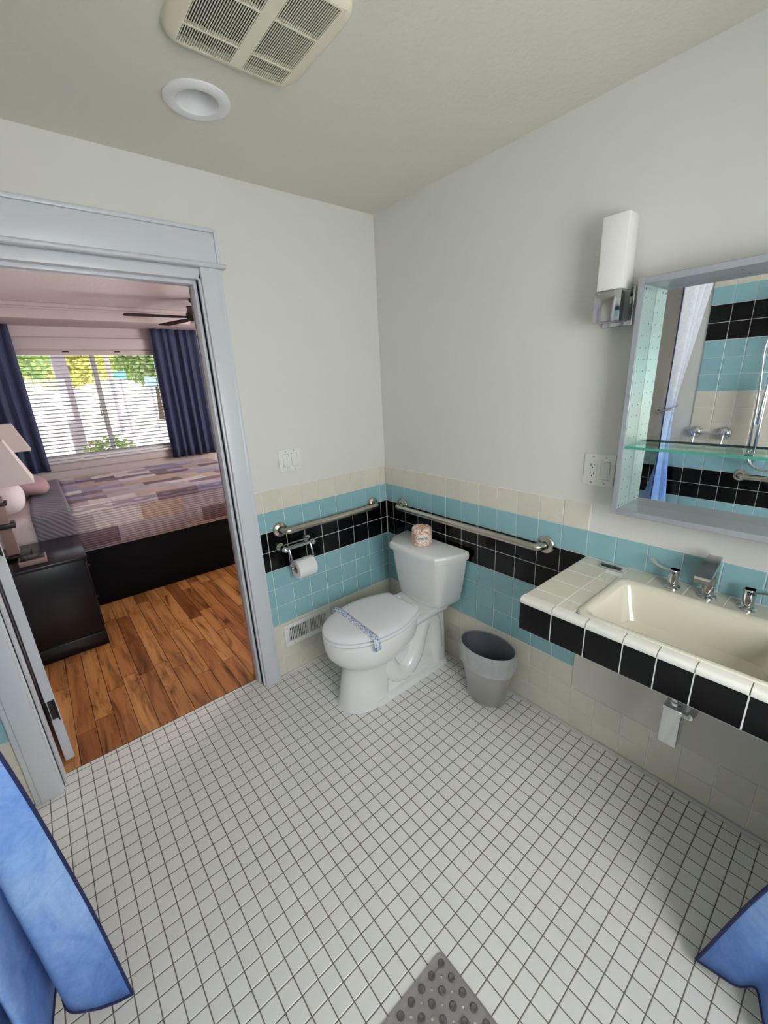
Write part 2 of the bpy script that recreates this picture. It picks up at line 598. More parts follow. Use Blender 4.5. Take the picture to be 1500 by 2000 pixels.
# ------------------------------------------------------------------ the room
BX0, BX1 = -2.22, 1.7                  # bedroom side walls
W, H, YB = 2.03, 2.437, -2.80          # bathroom width, height, back wall
P, T = .1095, 1.0982                   # wall tile pitch, top of the wainscot
DX0, DX1, DH = -1.868, -.955, 2.06     # door opening
WT = .13                               # wall thickness
TT = .007                              # tile thickness; tile faces lie on x = 0, y = 0, x = -W
G = TT                                 # grout / paint plane lies this far behind the tile faces

floor = struct(B().box(-W - .1, .1, YB - .1, .0898, -.06, -.0012).build('floor', 'fgrout'), 'bathroom floor of small square off-white mosaic tiles')
ceiling = struct(B().box(-W - .1, .1, YB - .1, .02, H, H + .08).build('ceiling', 'ceil'), 'cream textured bathroom ceiling')
wall_right = struct(B().box(G, .12, YB - .1, WT, 0, H + .02).build('wall_right', 'paint'), 'cream wall with the sink, mirror and long grab bar')
wall_left = struct(B().box(-W - G - .1, -W - G, YB - .1, WT, 0, H + .02).build('wall_left', 'paint'), 'cream wall with the tiled shower side')
wf = B()
wf.box(DX1 + .0, BX1 + .1, G, WT, 0, H + .02)
wf.box(-2.33, DX0, G, WT, 0, H + .02)
wf.box(DX0, DX1, G, WT, DH, H + .02)
wall_far = struct(wf.build('wall_far', 'paint'), 'cream wall with the doorway to the bedroom')
BWX0, BWX1, BWZ0, BWZ1 = -1.64, -.66, 1.0, 2.0
wb = B()
wb.box(-W - .1, BWX0, YB - .12, YB, 0, H + .02).box(BWX1, .12, YB - .12, YB, 0, H + .02)
wb.box(BWX0, BWX1, YB - .12, YB, 0, BWZ0).box(BWX0, BWX1, YB - .12, YB, BWZ1, H + .02)
wall_back = struct(wb.build('wall_back', 'paint'), 'cream back wall with the frosted shower window')
w2 = B()
w2.box(BWX0, BWX0 + .04, YB - .06, YB + .02, BWZ0, BWZ1).box(BWX1 - .04, BWX1, YB - .06, YB + .02, BWZ0, BWZ1)
w2.box(BWX0 + .04, BWX1 - .04, YB - .06, YB + .02, BWZ0, BWZ0 + .04).box(BWX0 + .04, BWX1 - .04, YB - .06, YB + .02, BWZ1 - .04, BWZ1)
window_2 = struct(w2.build('window_2', 'vinyl'), 'white framed frosted shower window')
B().box(BWX0 + .04, BWX1 - .04, YB - .04, YB - .03, BWZ0 + .04, BWZ1 - .04).build('pane', 'frosted', window_2)

# floor tiles: the 300 that show largest singly, the rest as one part
QX, QY = .0509, .0521
def project(q):
    d = Vector(q) - Vector(CAM_POS)
    z = d.dot(_fw)
    if z < .05:
        return None
    return 750 + FPX * d.dot(_rt) / z, 1000 - FPX * d.dot(_up) / z, z
cells = []
for i in range(-8, 36):
    for j in range(-2, 48):
        x0, x1 = -1.6662 + QX * i, -1.6662 + QX * (i + 1)
        y1, y0 = .0121 - QY * (j - 1), .0121 - QY * j
        x0, x1, y0, y1 = max(x0, -W), min(x1, -.003), max(y0, YB), min(y1, .0885)
        if x1 - x0 < .006 or y1 - y0 < .006:
            continue
        if y1 > .0 and not (x0 > DX0 - .02 and x1 < DX1 + .03):
            y1 = 0.0
            if y1 - y0 < .006:
                continue
        q = project(((x0 + x1) / 2, (y0 + y1) / 2, 0))
        vis = q and -15 < q[0] < 1515 and -15 < q[1] < 2015
        if vis and q[0] < 250 and q[1] > 1470 + (q[0] / 258) * 480:
            vis = False
        cells.append((q[2] if vis else 99, x0, x1, y0, y1))
cells.sort()
for d, x0, x1, y0, y1 in cells[:300]:
    plate('floor_tile', floor, '+z', x0, x1, y0, y1, -.0045, .0045, 'ftile', .004, .0014)
joined_plates('floor_tile_field', floor, [('+z', x0, x1, y0, y1, -.0045, .0045) for d, x0, x1, y0, y1 in cells[300:]], 'ftile')

ROWS = ['beige', 'blue', 'black', 'black', 'blue', 'blue', 'blue', 'beige', 'beige', 'beige']
def zr(k):
    return T - P * k if k < 10 else .012

# right wall (x = 0)
ye = [-.002, -.0624] + [-.0624 - P * k for k in range(1, 25)] + [YB]
CY0, CY1, CZ, CF = -1.270, -2.112, .880, -.480      # counter ends, top, front
gr = B()
gr.box(G, G - .0045, -.0, -1.268, 0, T).box(G, G - .0045, -1.268, YB, 0, T - P)
fix(gr.build('grout_bed', 'wgrout', wall_right))
for a, b in zip(ye, ye[1:]):
    for k in range(10):
        z1, z0 = zr(k), zr(k + 1)
        if b < -1.28:                 # past the counter's left end
            if a < CY1 - .0 and a < -2.2:
                pass
            elif k not in (1, 8, 9):
                continue
        plate('wall_tile', wall_right, '-x', a, b, z0, z1, G, TT, ROWS[k])
# far wall (y = 0)
xe = [-.002] + [-.0493 - P * k for k in range(8)] + [-.857]
fix(B().box(-.857, 0, G, G - .0045, 0, T).build('grout_bed', 'wgrout', wall_far))
for a, b in zip(xe, xe[1:]):
    for k in range(10):
        plate('wall_tile', wall_far, '-y', b, a, zr(k + 1), zr(k), G, TT, ROWS[k])
fix(B().box(-W, -1.967, G, G - .0045, 0, T).build('grout_bed', 'wgrout', wall_far))
for k in range(10):
    plate('wall_tile', wall_far, '-y', -W + .002, -1.969, zr(k + 1), zr(k), G, TT, ROWS[k])
# left wall (x = -W): wainscot, then the shower tiled to the ceiling
yl = [-.002, -.05] + [-.05 - P * k for k in range(1, 9)] + [-1.037]
fix(B().box(-W - G, -W - G + .0045, 0, -1.037, 0, T).box(-W - G, -W - G + .0045, -1.037, YB, 0, H).build('grout_bed', 'wgrout', wall_left))
for a, b in zip(yl, yl[1:]):
    for k in range(10):
        plate('wall_tile', wall_left, '+x', b, a, zr(k + 1), zr(k), -W - G, TT, ROWS[k])
SH = {-1: 'beige', -2: 'beige', -3: 'beige', 0: 'beige', -4: 'blue', -5: 'blue', -6: 'blue', -7: 'black', -8: 'black', -9: 'blue', -10: 'beige', -11: 'beige', -12: 'beige'}
ys = [-1.037, -1.155] + [-1.155 - P * k for k in range(1, 16)] + [YB]
rest = {}
for n, (a, b) in enumerate(zip(ys, ys[1:])):
    if a - b < .01:
        continue
    for k in range(-12, 10):
        z1, z0 = min(zr(k), H), zr(k + 1)
        m = SH.get(k, ROWS[k] if k >= 0 else 'beige')
        if n < 8:
            plate('wall_tile', wall_left, '+x', b, a, z0, z1, -W - G, TT, m)
        else:
            rest.setdefault(m, []).append(('+x', b, a, z0, z1, -W - G, TT))
for m, c in rest.items():
    joined_plates('wall_tile_field', wall_left, c, m)
# back wall wainscot of the shower, behind the camera
cb = {}
for i in range(19):
    x0, x1 = -W + .002 + P * i, min(-W + .002 + P * (i + 1), -.004)
    for k in range(10):
        if zr(k) < BWZ0:
            cb.setdefault(ROWS[k], []).append(('+y', x0, x1, zr(k + 1), zr(k), YB, TT))
for m, c in cb.items():
    joined_plates('wall_tile_field', wall_back, c, m)
# caulk bead along the floor
bb = B().rbox(-.011, .001, YB, -.0, -.003, .013, .004)
struct(bb.build('baseboard_right', 'caulk', None, True), 'pale caulk bead where the right wall meets the floor')
bb = B().rbox(-.856, -.0, -.009, .001, -.003, .012, .004)
struct(bb.build('baseboard_far', 'caulk', None, True), 'pale caulk bead under the far wall tiles')

# ------------------------------------------------------------------ door frame and door
tr = empty('trim_1', (-1.41, 0, 0))
tr['kind'] = 'structure'
tr['label'] = 'pale painted door casing with a wide head board'
def part(b, name, mat, root, smooth=True):
    o = b.build(name, mat, None, smooth)
    adopt(root, o)
    return o
part(B().rbox(DX1 + .008, DX1 + .080, -.022, G, 0, 2.083, .003).rbox(DX1 + .080, DX1 + .098, -.014, G, 0, 2.083, .003), 'casing', 'trimw', tr)
part(B().rbox(DX0 - .080, DX0 - .008, -.022, G, 0, 2.083, .003).rbox(DX0 - .099, DX0 - .080, -.014, G, 0, 2.083, .003), 'casing', 'trimw', tr)
part(B().rbox(DX0 - .119, DX1 + .117, -.036, G, 2.083, 2.101, .008, 3), 'fillet', 'trimw', tr)
part(B().rbox(DX0 - .084, DX1 + .082, -.022, G, 2.101, 2.212, .003).rbox(DX0 - .099, DX0 - .084, -.028, G, 2.101, 2.227, .003)
     .rbox(DX1 + .082, DX1 + .097, -.028, G, 2.101, 2.227, .003).rbox(DX0 - .0845, DX1 + .0825, -.028, G, 2.2125, 2.227, .003), 'head_board', 'trimw', tr)
jb = B()
jb.rbox(DX1 - .0, DX1 + .03, -.004, WT + .005, 0, DH, .003).rbox(DX0 - .03, DX0, -.004, WT + .005, 0, DH, .003).rbox(DX0 - .03, DX1 + .03, -.004, WT + .005, DH - .02, DH + .02, .003)
part(jb, 'jamb', 'trimw', tr)
js = B()
js.rbox(DX1 - .013, DX1 + .001, .03, .085, 0, DH - .02, .003).rbox(DX0 - .001, DX0 + .010, .03, .085, 0, DH - .02, .003).rbox(DX0 + .01, DX1 - .013, .03, .085, DH - .034, DH - .019, .003)
part(js, 'door_stop', 'trimw', tr)
part(B().rbox(DX0 - .1, DX0 - .002, WT, WT + .018, 0, 2.12, .003).rbox(DX1 + .002, DX1 + .1, WT, WT + .018, 0, 2.12, .003).rbox(DX0 - .1, DX1 + .1, WT, WT + .02, 2.12, 2.26, .003), 'casing', 'trimw', tr)

# door leaf, opened into the bedroom; local frame: x along the leaf, y through it
dr = B()
DW, DT = .88, .036
dr.rbox(0, DW, -DT, 0, .012, 2.03, .0015, 1)
door = dr.build('door_1', 'trimw', None, True)
for z0, z1 in ((.20, .95), (1.10, 1.88)):
    for y0, y1 in ((-DT - .004, -DT), (0, .004)):
        for x0, x1 in ((.12, .41), (.47, .76)):
            B().rbox(x0, x1, y0, y1, z0, z1, .0018, 1).build('door_panel', 'trimw', door, True)
for z in (.245, 1.03, 1.80):
    hg = B()
    hg.box(-.0025, .0, -DT + .004, -.006, z, z + .095)
    hg.tube([(-.006, .004, z), (-.006, .004, z + .095)], .007, 10)
    hg.rbox(-.0255, -.0022, -.0305, -.0255, z, z + .095, .001, 1)
    hg.build('hinge', 'hinge', door, True)
kb = B()
for sgn, y in ((1, 0), (-1, -DT)):
    kb.lathe([(.0, .062), (.02, .06), (.027, .048), (.024, .034), (.012, .028), (.011, .008), (.03, .006), (.031, 0)], (DW - .065, y, .98), 'Y' if sgn > 0 else '-Y', 18)
kb.build('knob', 'chrome', door, True)
door.location = (-1.853, .152, 0)
door.rotation_euler = (0, 0, R(98.5))
struct(door, 'white door with black hinges swung open into the bedroom')

# ------------------------------------------------------------------ ceiling fittings
fan = empty('exhaust_fan_grille', (-.998, -.812, H))
VX0, VX1, VY0, VY1 = -1.178, -.818, -.990, -.630
pl = B()
def rrect(x0, x1, y0, y1, r, z, n=6):
    out = []
    for cx, cy, a in ((x1 - r, y1 - r, 0), (x0 + r, y1 - r, 90), (x0 + r, y0 + r, 180), (x1 - r, y0 + r, 270)):
        out += [(cx + r * math.cos(R(a + 90 * k / n)), cy + r * math.sin(R(a + 90 * k / n)), z) for k in range(n + 1)]
    return out
# cover: a domed frame around the two louvre fields
pl.loft([rrect(VX0, VX1, VY0, VY1, .062, H), rrect(VX0 + .002, VX1 - .002, VY0 + .002, VY1 - .002, .060, H - .009), rrect(VX0 + .012, VX1 - .012, VY0 + .009, VY1 - .009, .050, H - .017), rrect(VX0 + .034, VX1 - .034, VY0 + .022, VY1 - .022, .02, H - .0205)], False, False)
part(pl, 'rim', 'ivory', fan)
gx = [(-1.140, -1.008), (-.974, -.860)]
gy0, gy1 = -.962, -.655
pn = B()
Z0, Z1 = H - .020, H - .014
ax0, ax1, ay0, ay1 = VX0 + .033, VX1 - .033, VY0 + .021, VY1 - .021
pn.box(ax0, gx[0][0], ay0, ay1, Z0, Z1).box(gx[0][1], gx[1][0], ay0, ay1, Z0, Z1).box(gx[1][1], ax1, ay0, ay1, Z0, Z1)
for q0, q1 in gx:
    pn.box(q0, q1, gy1, ay1, Z0, Z1).box(q0, q1, ay0, gy0, Z0, Z1)
part(pn, 'face_plate', 'ivory', fan, False)
part(B().box(gx[0][0], gx[1][1], gy0, gy1, H - .0015, H - .0005), 'cavity', 'grilledark', fan, False)
sl = None
for x0, x1 in gx:
    nn = 24 if x0 < -1.1 else 21
    for k in range(nn):
        x = x0 + (x1 - x0) * (k + .5) / nn
        if sl is None:
            sl = B().box(-.0011, .0011, gy0, gy1, H - .0198, H - .0180).build('slat', 'ivory')
            o = sl
        else:
            o = bpy.data.objects.new('slat', sl.data)
            COL.objects.link(o)
        o.location = (x, 0, 0)
        adopt(fan, o)
    for y in (-.72, -.85):
        part(B().box(x0, x1, y - .002, y + .002, H - .0205, H - .011), 'cross_bar', 'ivory', fan, False)
tag(fan, 'square ivory exhaust fan cover with two louvred fields on the ceiling', 'vent')

dl = empty('recessed_downlight', (-1.015, -.420, H))
part(B().lathe([(.096, 0), (.096, -.004), (.090, -.009), (.074, -.011), (.062, -.007), (.058, .0)], (-1.015, -.420, H), 'Z', 48), 'trim_ring', 'vinyl', dl)
hole = B().lathe([(.058, -.001), (.054, .05), (.050, .075)], (-1.015, -.420, H), 'Z', 48)
part(hole, 'baffle', 'vinyl', dl)
part(B().lathe([(.050, .075), (.001, .075)], (-1.015, -.420, H), 'Z', 32), 'lens', 'opal', dl)
tag(dl, 'round white recessed ceiling downlight, switched off', 'downlight')
# the ceiling is cut open for the downlight can
_c = B().lathe([(.0585, -.02), (.0585, .078)], (-1.015, -.420, H), 'Z', 48, (True, True)).build('cut', 'ceil')
fix(_c)
md = ceiling.modifiers.new('can', 'BOOLEAN')
md.object = _c
md.operation = 'DIFFERENCE'
bpy.context.view_layer.objects.active = ceiling
bpy.ops.object.modifier_apply(modifier='can')
bpy.data.objects.remove(_c)

# ------------------------------------------------------------------ toilet
TCY = -.440
to = empty('toilet', (-.42, TCY, 0))
def egg(xf, xb, b, z, n=40, pf=2.0, pb=2.6, cx=None):
    """outline: front tip xf, back xb, half width b"""
    cx = (xf * .45 + xb * .55) if cx is None else cx
    out = []
    for k in range(n):
        a = 2 * math.pi * k / n
        c, s_ = math.cos(a), math.sin(a)
        p = pb if c > 0 else pf
        rx = (xb - cx) if c > 0 else (cx - xf)
        out.append((cx + rx * math.copysign(abs(c) ** (2 / p), c), TCY + b * math.copysign(abs(s_) ** (2 / p), s_), z))
    return out
bw = B()
bw.loft([egg(-.735, -.46, .122, 0, cx=-.58), egg(-.731, -.46, .118, .02, cx=-.58), egg(-.714, -.45, .106, .10, cx=-.57), egg(-.700, -.44, .104, .17, cx=-.56),
         egg(-.694, -.41, .114, .220, cx=-.53), egg(-.708, -.37, .134, .248, cx=-.52), egg(-.742, -.31, .160, .280, cx=-.51), egg(-.768, -.27, .176, .320, cx=-.51),
         egg(-.777, -.25, .181, .360, cx=-.51), egg(-.778, -.245, .182, .400, cx=-.51), egg(-.774, -.247, .178, .412, cx=-.51), egg(-.74, -.27, .15, .414, cx=-.51)])
# foot that runs back to the wall side
def slab(x0, x1, b0, b1, z0, z1, r=.02):
    bw.loft([rrect(x0, x1, TCY - b0, TCY + b0, min(r, b0 * .9), z0), rrect(x0 + .004, x1, TCY - b1, TCY + b1, min(r, b1 * .9), z1)])
slab(-.60, -.045, .128, .120, 0, .028, .03)
slab(-.58, -.050, .094, .090, .026, .055, .03)
slab(-.55, -.10, .078, .074, .05, .30, .03)            # web between the legs
slab(-.145, -.048, .112, .104, .02, .372, .03)         # rear leg
bw.loft([rrect(-.36, -.045, TCY - .118, TCY + .118, .05, .350), rrect(-.36, -.04, TCY - .142, TCY + .142, .05, .376), rrect(-.36, -.04, TCY - .146, TCY + .146, .05, .396), rrect(-.355, -.045, TCY - .140, TCY + .140, .046, .404)])
# the trapway standing out of the side
for sg in (-1, 1):
    pth = catmull([(-.50, TCY + sg * .062, .26), (-.44, TCY + sg * .070, .12), (-.36, TCY + sg * .072, .085), (-.28, TCY + sg * .068, .15), (-.235, TCY + sg * .066, .27), (-.19, TCY + sg * .064, .335), (-.135, TCY + sg * .07, .30), (-.115, TCY + sg * .07, .12)], 28)
    bw.tube(pth, [.052] * len(pth), 14)
bo = bw.build('bowl', 'porc', None, True, 50)
adopt(to, bo)
for sg in (-1, 1):
    part(B().lathe([(.0, .022), (.009, .020), (.014, .012), (.015, 0)], (-.345, TCY + sg * .101, .075), '-Y' if sg < 0 else 'Y', 16), 'bolt_cap', 'porc', to)
# seat and lid: teardrop with a cut-off back
def drop(xf, xb, b, hb_, z, cx=-.50):
    right = []
    for k in range(13):                       # from the tip round the front
        a_ = R(90 * k / 12)
        right.append((cx - (cx - xf) * math.cos(a_), b * math.sin(a_)))
    for k in range(1, 11):                    # flank drawing in towards the hinge
        t = k / 10
        right.append((cx + (xb - .012 - cx) * t, b - (b - hb_) * (t ** 1.9)))
    right.append((xb - .003, hb_ - .006))
    right.append((xb, hb_ - .018))
    return [(x, TCY + y, z) for x, y in right] + [(x, TCY - y, z) for x, y in reversed(right[1:])]
st = B()
st.loft([drop(-.745, -.286, .150, .110, .4135), drop(-.745, -.286, .150, .110, .4190), drop(-.778, -.271, .181, .134, .4192), drop(-.781, -.270, .184, .135, .421), drop(-.781, -.270, .184, .135, .430),
         drop(-.778, -.272, .181, .132, .4325), drop(-.745, -.290, .150, .110, .4327), drop(-.745, -.290, .150, .110, .4385)])
part(st, 'seat', 'seatw', to)
ld = B()
ld.loft([drop(-.777, -.282, .180, .129, .4383), drop(-.779, -.280, .182, .131, .4405), drop(-.779, -.280, .182, .131, .450), drop(-.768, -.286, .172, .122, .4575), drop(-.72, -.30, .14, .10, .4615)])
part(ld, 'lid', 'seatw', to)
for sg in (-1, 1):
    part(B().rbox(-.285, -.250, TCY + sg * .07 - .022, TCY + sg * .07 + .022, .405, .446, .008), 'seat_hinge', 'seatw', to)
# tank: trapezoid plan with bowed front, narrowing downwards
def tank_ring(z, s_, dx=0):
    hw0, hw1, d = .245 * s_, .180 * s_, .205 * (.5 + .5 * s_) + dx
    pts = [(-.022, TCY - hw0 - 0), (-.022, TCY + hw0)]
    ctr = [(-.022, hw0), (-.085, hw0 * .96), (-.150, hw0 * .88), (-d + .018, hw1 * 1.04), (-d + .004, hw1 * .985), (-d - .001, hw1 * .93), (-d - .008, hw1 * .5), (-d - .011, 0)]
    sm = catmull([(a, b, 0) for a, b in ctr], 28)
    out = [(p.x, TCY + p.y, z) for p in sm] + [(p.x, TCY - p.y, z) for p in reversed(sm[:-1])]
    return out
tk = B()
tk.loft([tank_ring(.402, .66), tank_ring(.408, .70), tank_ring(.43, .745), tank_ring(.50, .81), tank_ring(.60, .885), tank_ring(.685, .93)])
adopt(to, tk.build('tank', 'porc', None, True, 70))
tl = B()
tl.loft([tank_ring(.684, .955, .004), tank_ring(.688, .985, .008), tank_ring(.712, .995, .010), tank_ring(.726, .985, .007), tank_ring(.7315, .95, .0)])
adopt(to, tl.build('tank_lid', 'porc', None, True, 50))
tag(to, 'white two-piece toilet with closed lid in the tiled corner', 'toilet')

sp = B()
rows = []
for k in range(23):
    u = k / 22
    y = TCY + .186 - .372 * u
    z = .4640 if .06 < u < .94 else .4605
    x = -.600 - .02 * u
    rows.append([(x - .017, y, z), (x + .017, y, z)])
rows = [[(-.617, TCY + .194, .425), (-.583, TCY + .194, .425)], [(-.617, TCY + .190, .452), (-.583, TCY + .190, .452)]] + rows + \
       [[(-.637, TCY - .190, .452), (-.603, TCY - .190, .452)], [(-.637, TCY - .196, .415), (-.600, TCY - .196, .415)], [(-.634, TCY - .193, .394), (-.598, TCY - .193, .394)]]
sp.loft(rows, False, False, False)
so = sp.build('sanitary_strip', 'strip', None, True)
md = so.modifiers.new('thick', 'SOLIDIFY')
md.thickness = .0008
md.offset = 1
tag(so, 'blue printed paper strip wrapped across the toilet lid', 'paper strip')

# wrapped spare roll on the tank
RX, RY, RZ = -.118, -.432, .7335
ro = empty('wrapped_toilet_roll', (RX, RY, RZ))
wr = B()
prof = [(.030, .001), (.049, .003), (.0535, .012), (.054, .05), (.0535, .088), (.050, .099), (.040, .103), (.020, .096), (.004, .094)]
NN = 40
rings = []
for i, (r_, h_) in enumerate(prof):
    rings.append([(RX + (r_ + random.uniform(-.0013, .0013)) * math.cos(2 * math.pi * k / NN), RY + (r_ + random.uniform(-.0013, .0013)) * math.sin(2 * math.pi * k / NN), RZ + h_ + (random.uniform(-.0012, .0012) if i > 4 else 0)) for k in range(NN)])
wr.loft(rings)
part(wr, 'wrapper', 'wrapper', ro)
ang0 = math.atan2(CAM_POS[1] - RY, CAM_POS[0] - RX)
lb = B()
lb.loft([[(RX + .0562 * math.cos(ang0 + a), RY + .0562 * math.sin(ang0 + a), RZ + z) for a in [(-.55 + 1.1 * k / 12) for k in range(13)]] for z in (.030, .074)], False, False, False)
lo = part(lb, 'label_patch', 'wraplabel', ro)
tx = bpy.data.curves.new('lettering', 'FONT')
tx.body = 'Grena'
tx.size = .026
tx.align_x = 'CENTER'
tx.align_y = 'CENTER'
tx.extrude = .0003
to_ = bpy.data.objects.new('lettering', tx)
COL.objects.link(to_)
bpy.context.view_layer.update()
me = bpy.data.meshes.new_from_object(to_.evaluated_get(bpy.context.evaluated_depsgraph_get()))
bpy.data.objects.remove(to_)
me.materials.clear()
me.materials.append(M['ink'])
for v in me.vertices:            # wrap the letters round the roll
    a = ang0 + v.co.x / .0568
    rr = .0567 + v.co.z
    v.co = (RX + rr * math.cos(a), RY + rr * math.sin(a), RZ + .052 + v.co.y)
lt = bpy.data.objects.new('lettering', me)
COL.objects.link(lt)
adopt(ro, lt)
tag(ro, 'toilet roll in a marbled brown wrapper standing on the toilet tank', 'toilet roll')

# ------------------------------------------------------------------ grab bars
def grab_bar(axis, a0, a1, z, label, wallpos=0.):
    """axis 'x': on the far wall between x = a0, a1; 'y': on the right wall; 'ly': on the left wall"""
    def q(a, d, zz=0):
        if axis == 'x':
            return (a, wallpos - d, z + zz)
        if axis == 'y':
            return (wallpos - d, a, z + zz)
        return (wallpos + d, a, z + zz)
    root = empty('grab_bar', q((a0 + a1) / 2, 0))
    s_ = 1 if a1 > a0 else -1
    pth = [q(a0, .002), q(a0, .030)]
    for k in range(1, 8):
        t = R(90 * k / 8)
        pth.append(q(a0 + s_ * .032 * (1 - math.cos(t)), .030 + .032 * math.sin(t)))
    pth.append(q(a0 + s_ * .032, .062))
    pth2 = [q(a1 - s_ * .032, .062)]
    for k in range(1, 8):
        t = R(90 - 90 * k / 8)
        pth2.append(q(a1 - s_ * .032 * (1 - math.cos(t)), .030 + .032 * math.sin(t)))
    pth2 += [q(a1, .030), q(a1, .002)]
    o = part(B().tube(pth + pth2, .0165, 18), 'bar', 'steel', root)
    ax = {'x': '-Y', 'y': '-X', 'ly': 'X'}[axis]
    for a in (a0, a1):
        part(B().lathe([(.040, 0), (.040, .006), (.036, .011), (.022, .014), (.019, .016)], q(a, .0), ax, 32), 'flange', 'steel', root)
    tag(root, label, 'grab bar', 'stainless grab bars')
    return root
grab_bar('x', -.742, -.118, .881, 'shorter stainless grab bar on the far wall above the paper holder')
grab_bar('y', -1.093, -.158, .879, 'long stainless grab bar on the right wall behind the toilet tank')
grab_bar('ly', -1.373, -1.98, .868, 'stainless grab bar in the shower, seen only in the mirror', -W)

# paper holder on the far wall
ph = empty('toilet_paper_holder', (-.67, 0, .784))
for x in (-.753, -.588):
    part(B().lathe([(.027, 0), (.027, .004), (.023, .012), (.014, .020), (.010, .026), (.010, .052)], (x, 0, .784), '-Y', 24), 'post', 'chrome', ph)
    part(B().lathe([(.0, .018), (.012, .014), (.0175, 0), (.012, -.014), (.0, -.018)], (x, -.060, .784), '-Y', 20), 'ball', 'chrome', ph)
part(B().tube([(-.753, -.060, .784), (-.588, -.060, .784)], .0085, 14), 'cross_rod', 'chrome', ph)
part(B().tube([(-.753, -.012, .792), (-.588, -.012, .792)], .004, 10), 'back_rod', 'chrome', ph)
for x, e in ((-.733, -1), (-.606, 1)):
    part(B().tube([(x, -.066, .780), (x, -.082, .73), (x, -.088, .683)], .0055, 10), 'arm', 'chrome', ph)
    part(B().lathe([(.0, .010), (.009, .007), (.011, 0), (.009, -.007), (.0, -.010)], (x + e * .002, -.088, .680), 'X', 16), 'knob', 'chrome', ph)
part(B().tube([(-.733, -.088, .680), (-.606, -.088, .680)], .006, 12), 'spindle', 'chrome', ph)
tag(ph, 'chrome swing-arm toilet paper holder on the black wall tiles', 'paper holder')
tr_ = empty('toilet_roll', (-.668, -.088, .680))
rl = B()
NN = 40
X0, X1, RR, RI = -.722, -.616, .052, .021
def circ(x, r):
    return [(x, -.088 + r * math.cos(2 * math.pi * k / NN), .680 - .012 + r * math.sin(2 * math.pi * k / NN)) for k in range(NN)]
rl.loft([circ(X0, RI), circ(X0, RR - .002), circ(X0 + .002, RR), circ(X1 - .002, RR), circ(X1, RR - .002), circ(X1, RI)], False, False)
part(rl, 'paper', 'paper', tr_)
part(B().loft([circ(X0 + .001, RI), circ(X1 - .001, RI)], False, False).loft([circ(X0 + .001, RI - .001), circ(X1 - .001, RI - .001)], False, False), 'core', 'card', tr_)
tp = B()
tp.loft([[(X0 + .03 + .04 * k / 6, -.088 - .012 - .01 * j + .02 * k / 6, .668 + RR + .001 + .006 * j * math.sin(k * 1.3 + .6)) for k in range(7)] for j in range(3)], False, False, False)
part(tp, 'loose_sheet', 'paper', tr_)
tag(tr_, 'white toilet roll hanging on the chrome paper holder', 'toilet roll')

# wall register
rg = empty('wall_register', (-.645, 0, .176))
gx0, gx1, gz0, gz1 = -.800, -.492, .178, .316
rb = B()
fz0, fz1 = gz0 + .030, gz1 - .024
rb.rbox(gx0, gx1, -.010, 0, gz0, fz0, .002).rbox(gx0, gx1, -.010, 0, fz1, gz1, .002).rbox(gx0, -.770, -.010, 0, fz0, fz1, .002).rbox(-.522, gx1, -.010, 0, fz0, fz1, .002).rbox(-.654, -.638, -.010, 0, fz0, fz1, .002)
part(rb, 'frame', 'plasw', rg)
part(B().box(-.772, -.652, -.0015, -.0005, fz0, fz1), 'opening', 'dark', rg, False)
part(B().box(-.640, -.520, -.0015, -.0005, fz0, fz1), 'closed_damper', 'card', rg, False)
lv = None
for x0, x1 in ((-.770, -.654), (-.638, -.522)):
    for k in range(11):
        x = x0 + (x1 - x0) * (k + .5) / 11
        if lv is None:
            lv = B().box(-.0022, .0022, -.0085, -.003, fz0, fz1).build('louvre', 'plasw')
            o = lv
        else:
            o = bpy.data.objects.new('louvre', lv.data)
            COL.objects.link(o)
        o.location = (x, 0, 0)
        adopt(rg, o)
for z in (.238, .268):
    part(B().box(-.770, -.654, -.0032, -.002, z - .0012, z + .0012), 'damper_rod', 'plasw', rg, False)
tag(rg, 'white metal floor-level air register in the beige wall tiles', 'register')

# switch plates
def plate_body(root, face, a0, a1, z0, z1):
    b = B()
    if face == 'y':
        b.rbox(a0, a1, G - .006, G, z0, z1, .0025)
    else:
        b.rbox(G - .006, G, a0, a1, z0, z1, .0025)
    return part(b, 'plate', 'plasw', root)
sw = empty('light_switch', (-.633, G, 1.235))
plate_body(sw, 'y', -.698, -.568, 1.176, 1.292)
for x in (-.657, -.609):
    part(B().box(x - .0175, x + .0175, G - .0066, G - .0058, 1.200, 1.268), 'gap_shade', 'shadowgap', sw, False)
    rk = B()
    rk.loft([[(x - .0165, G - .0062, 1.2015), (x + .0165, G - .0062, 1.2015), (x + .0165, G - .0062, 1.2665), (x - .0165, G - .0062, 1.2665)],
             [(x - .0160, G - .0105, 1.202), (x + .0160, G - .0105, 1.202), (x + .0160, G - .0072, 1.266), (x - .0160, G - .0072, 1.266)]])
    part(rk, 'rocker', 'plasw', sw, False)
    for z in (1.187, 1.281):
        part(B().lathe([(.003, 0), (.0028, .001), (.0, .0012)], (x, G - .006, z), '-Y', 10), 'screw', 'shadowgap', sw)
tag(sw, 'double white rocker light switch above the tiles by the doorway', 'switch')
ot = empty('power_outlet', (G, -1.281, 1.237))
plate_body(ot, 'x', -1.339, -1.224, 1.176, 1.300)
yo, yr = -1.257, -1.305
oy = part(B().rbox(G - .0078, G - .005, yo - .017, yo + .017, 1.204, 1.272, .0018), 'receptacle', 'plasw', ot)
for z in (1.222, 1.254):
    for dy, hh in ((-.0062, .0042), (.0062, .0052)):
        part(B().box(G - .0083, G - .0074, yo + dy - .0012, yo + dy + .0012, z - hh + .002, z + hh + .002), 'slot', 'dark', ot, False)
    part(B().lathe([(.0026, 0), (.0, .0003)], (G - .0079, yo, z - .008), '-X', 10), 'ground_hole', 'dark', ot)
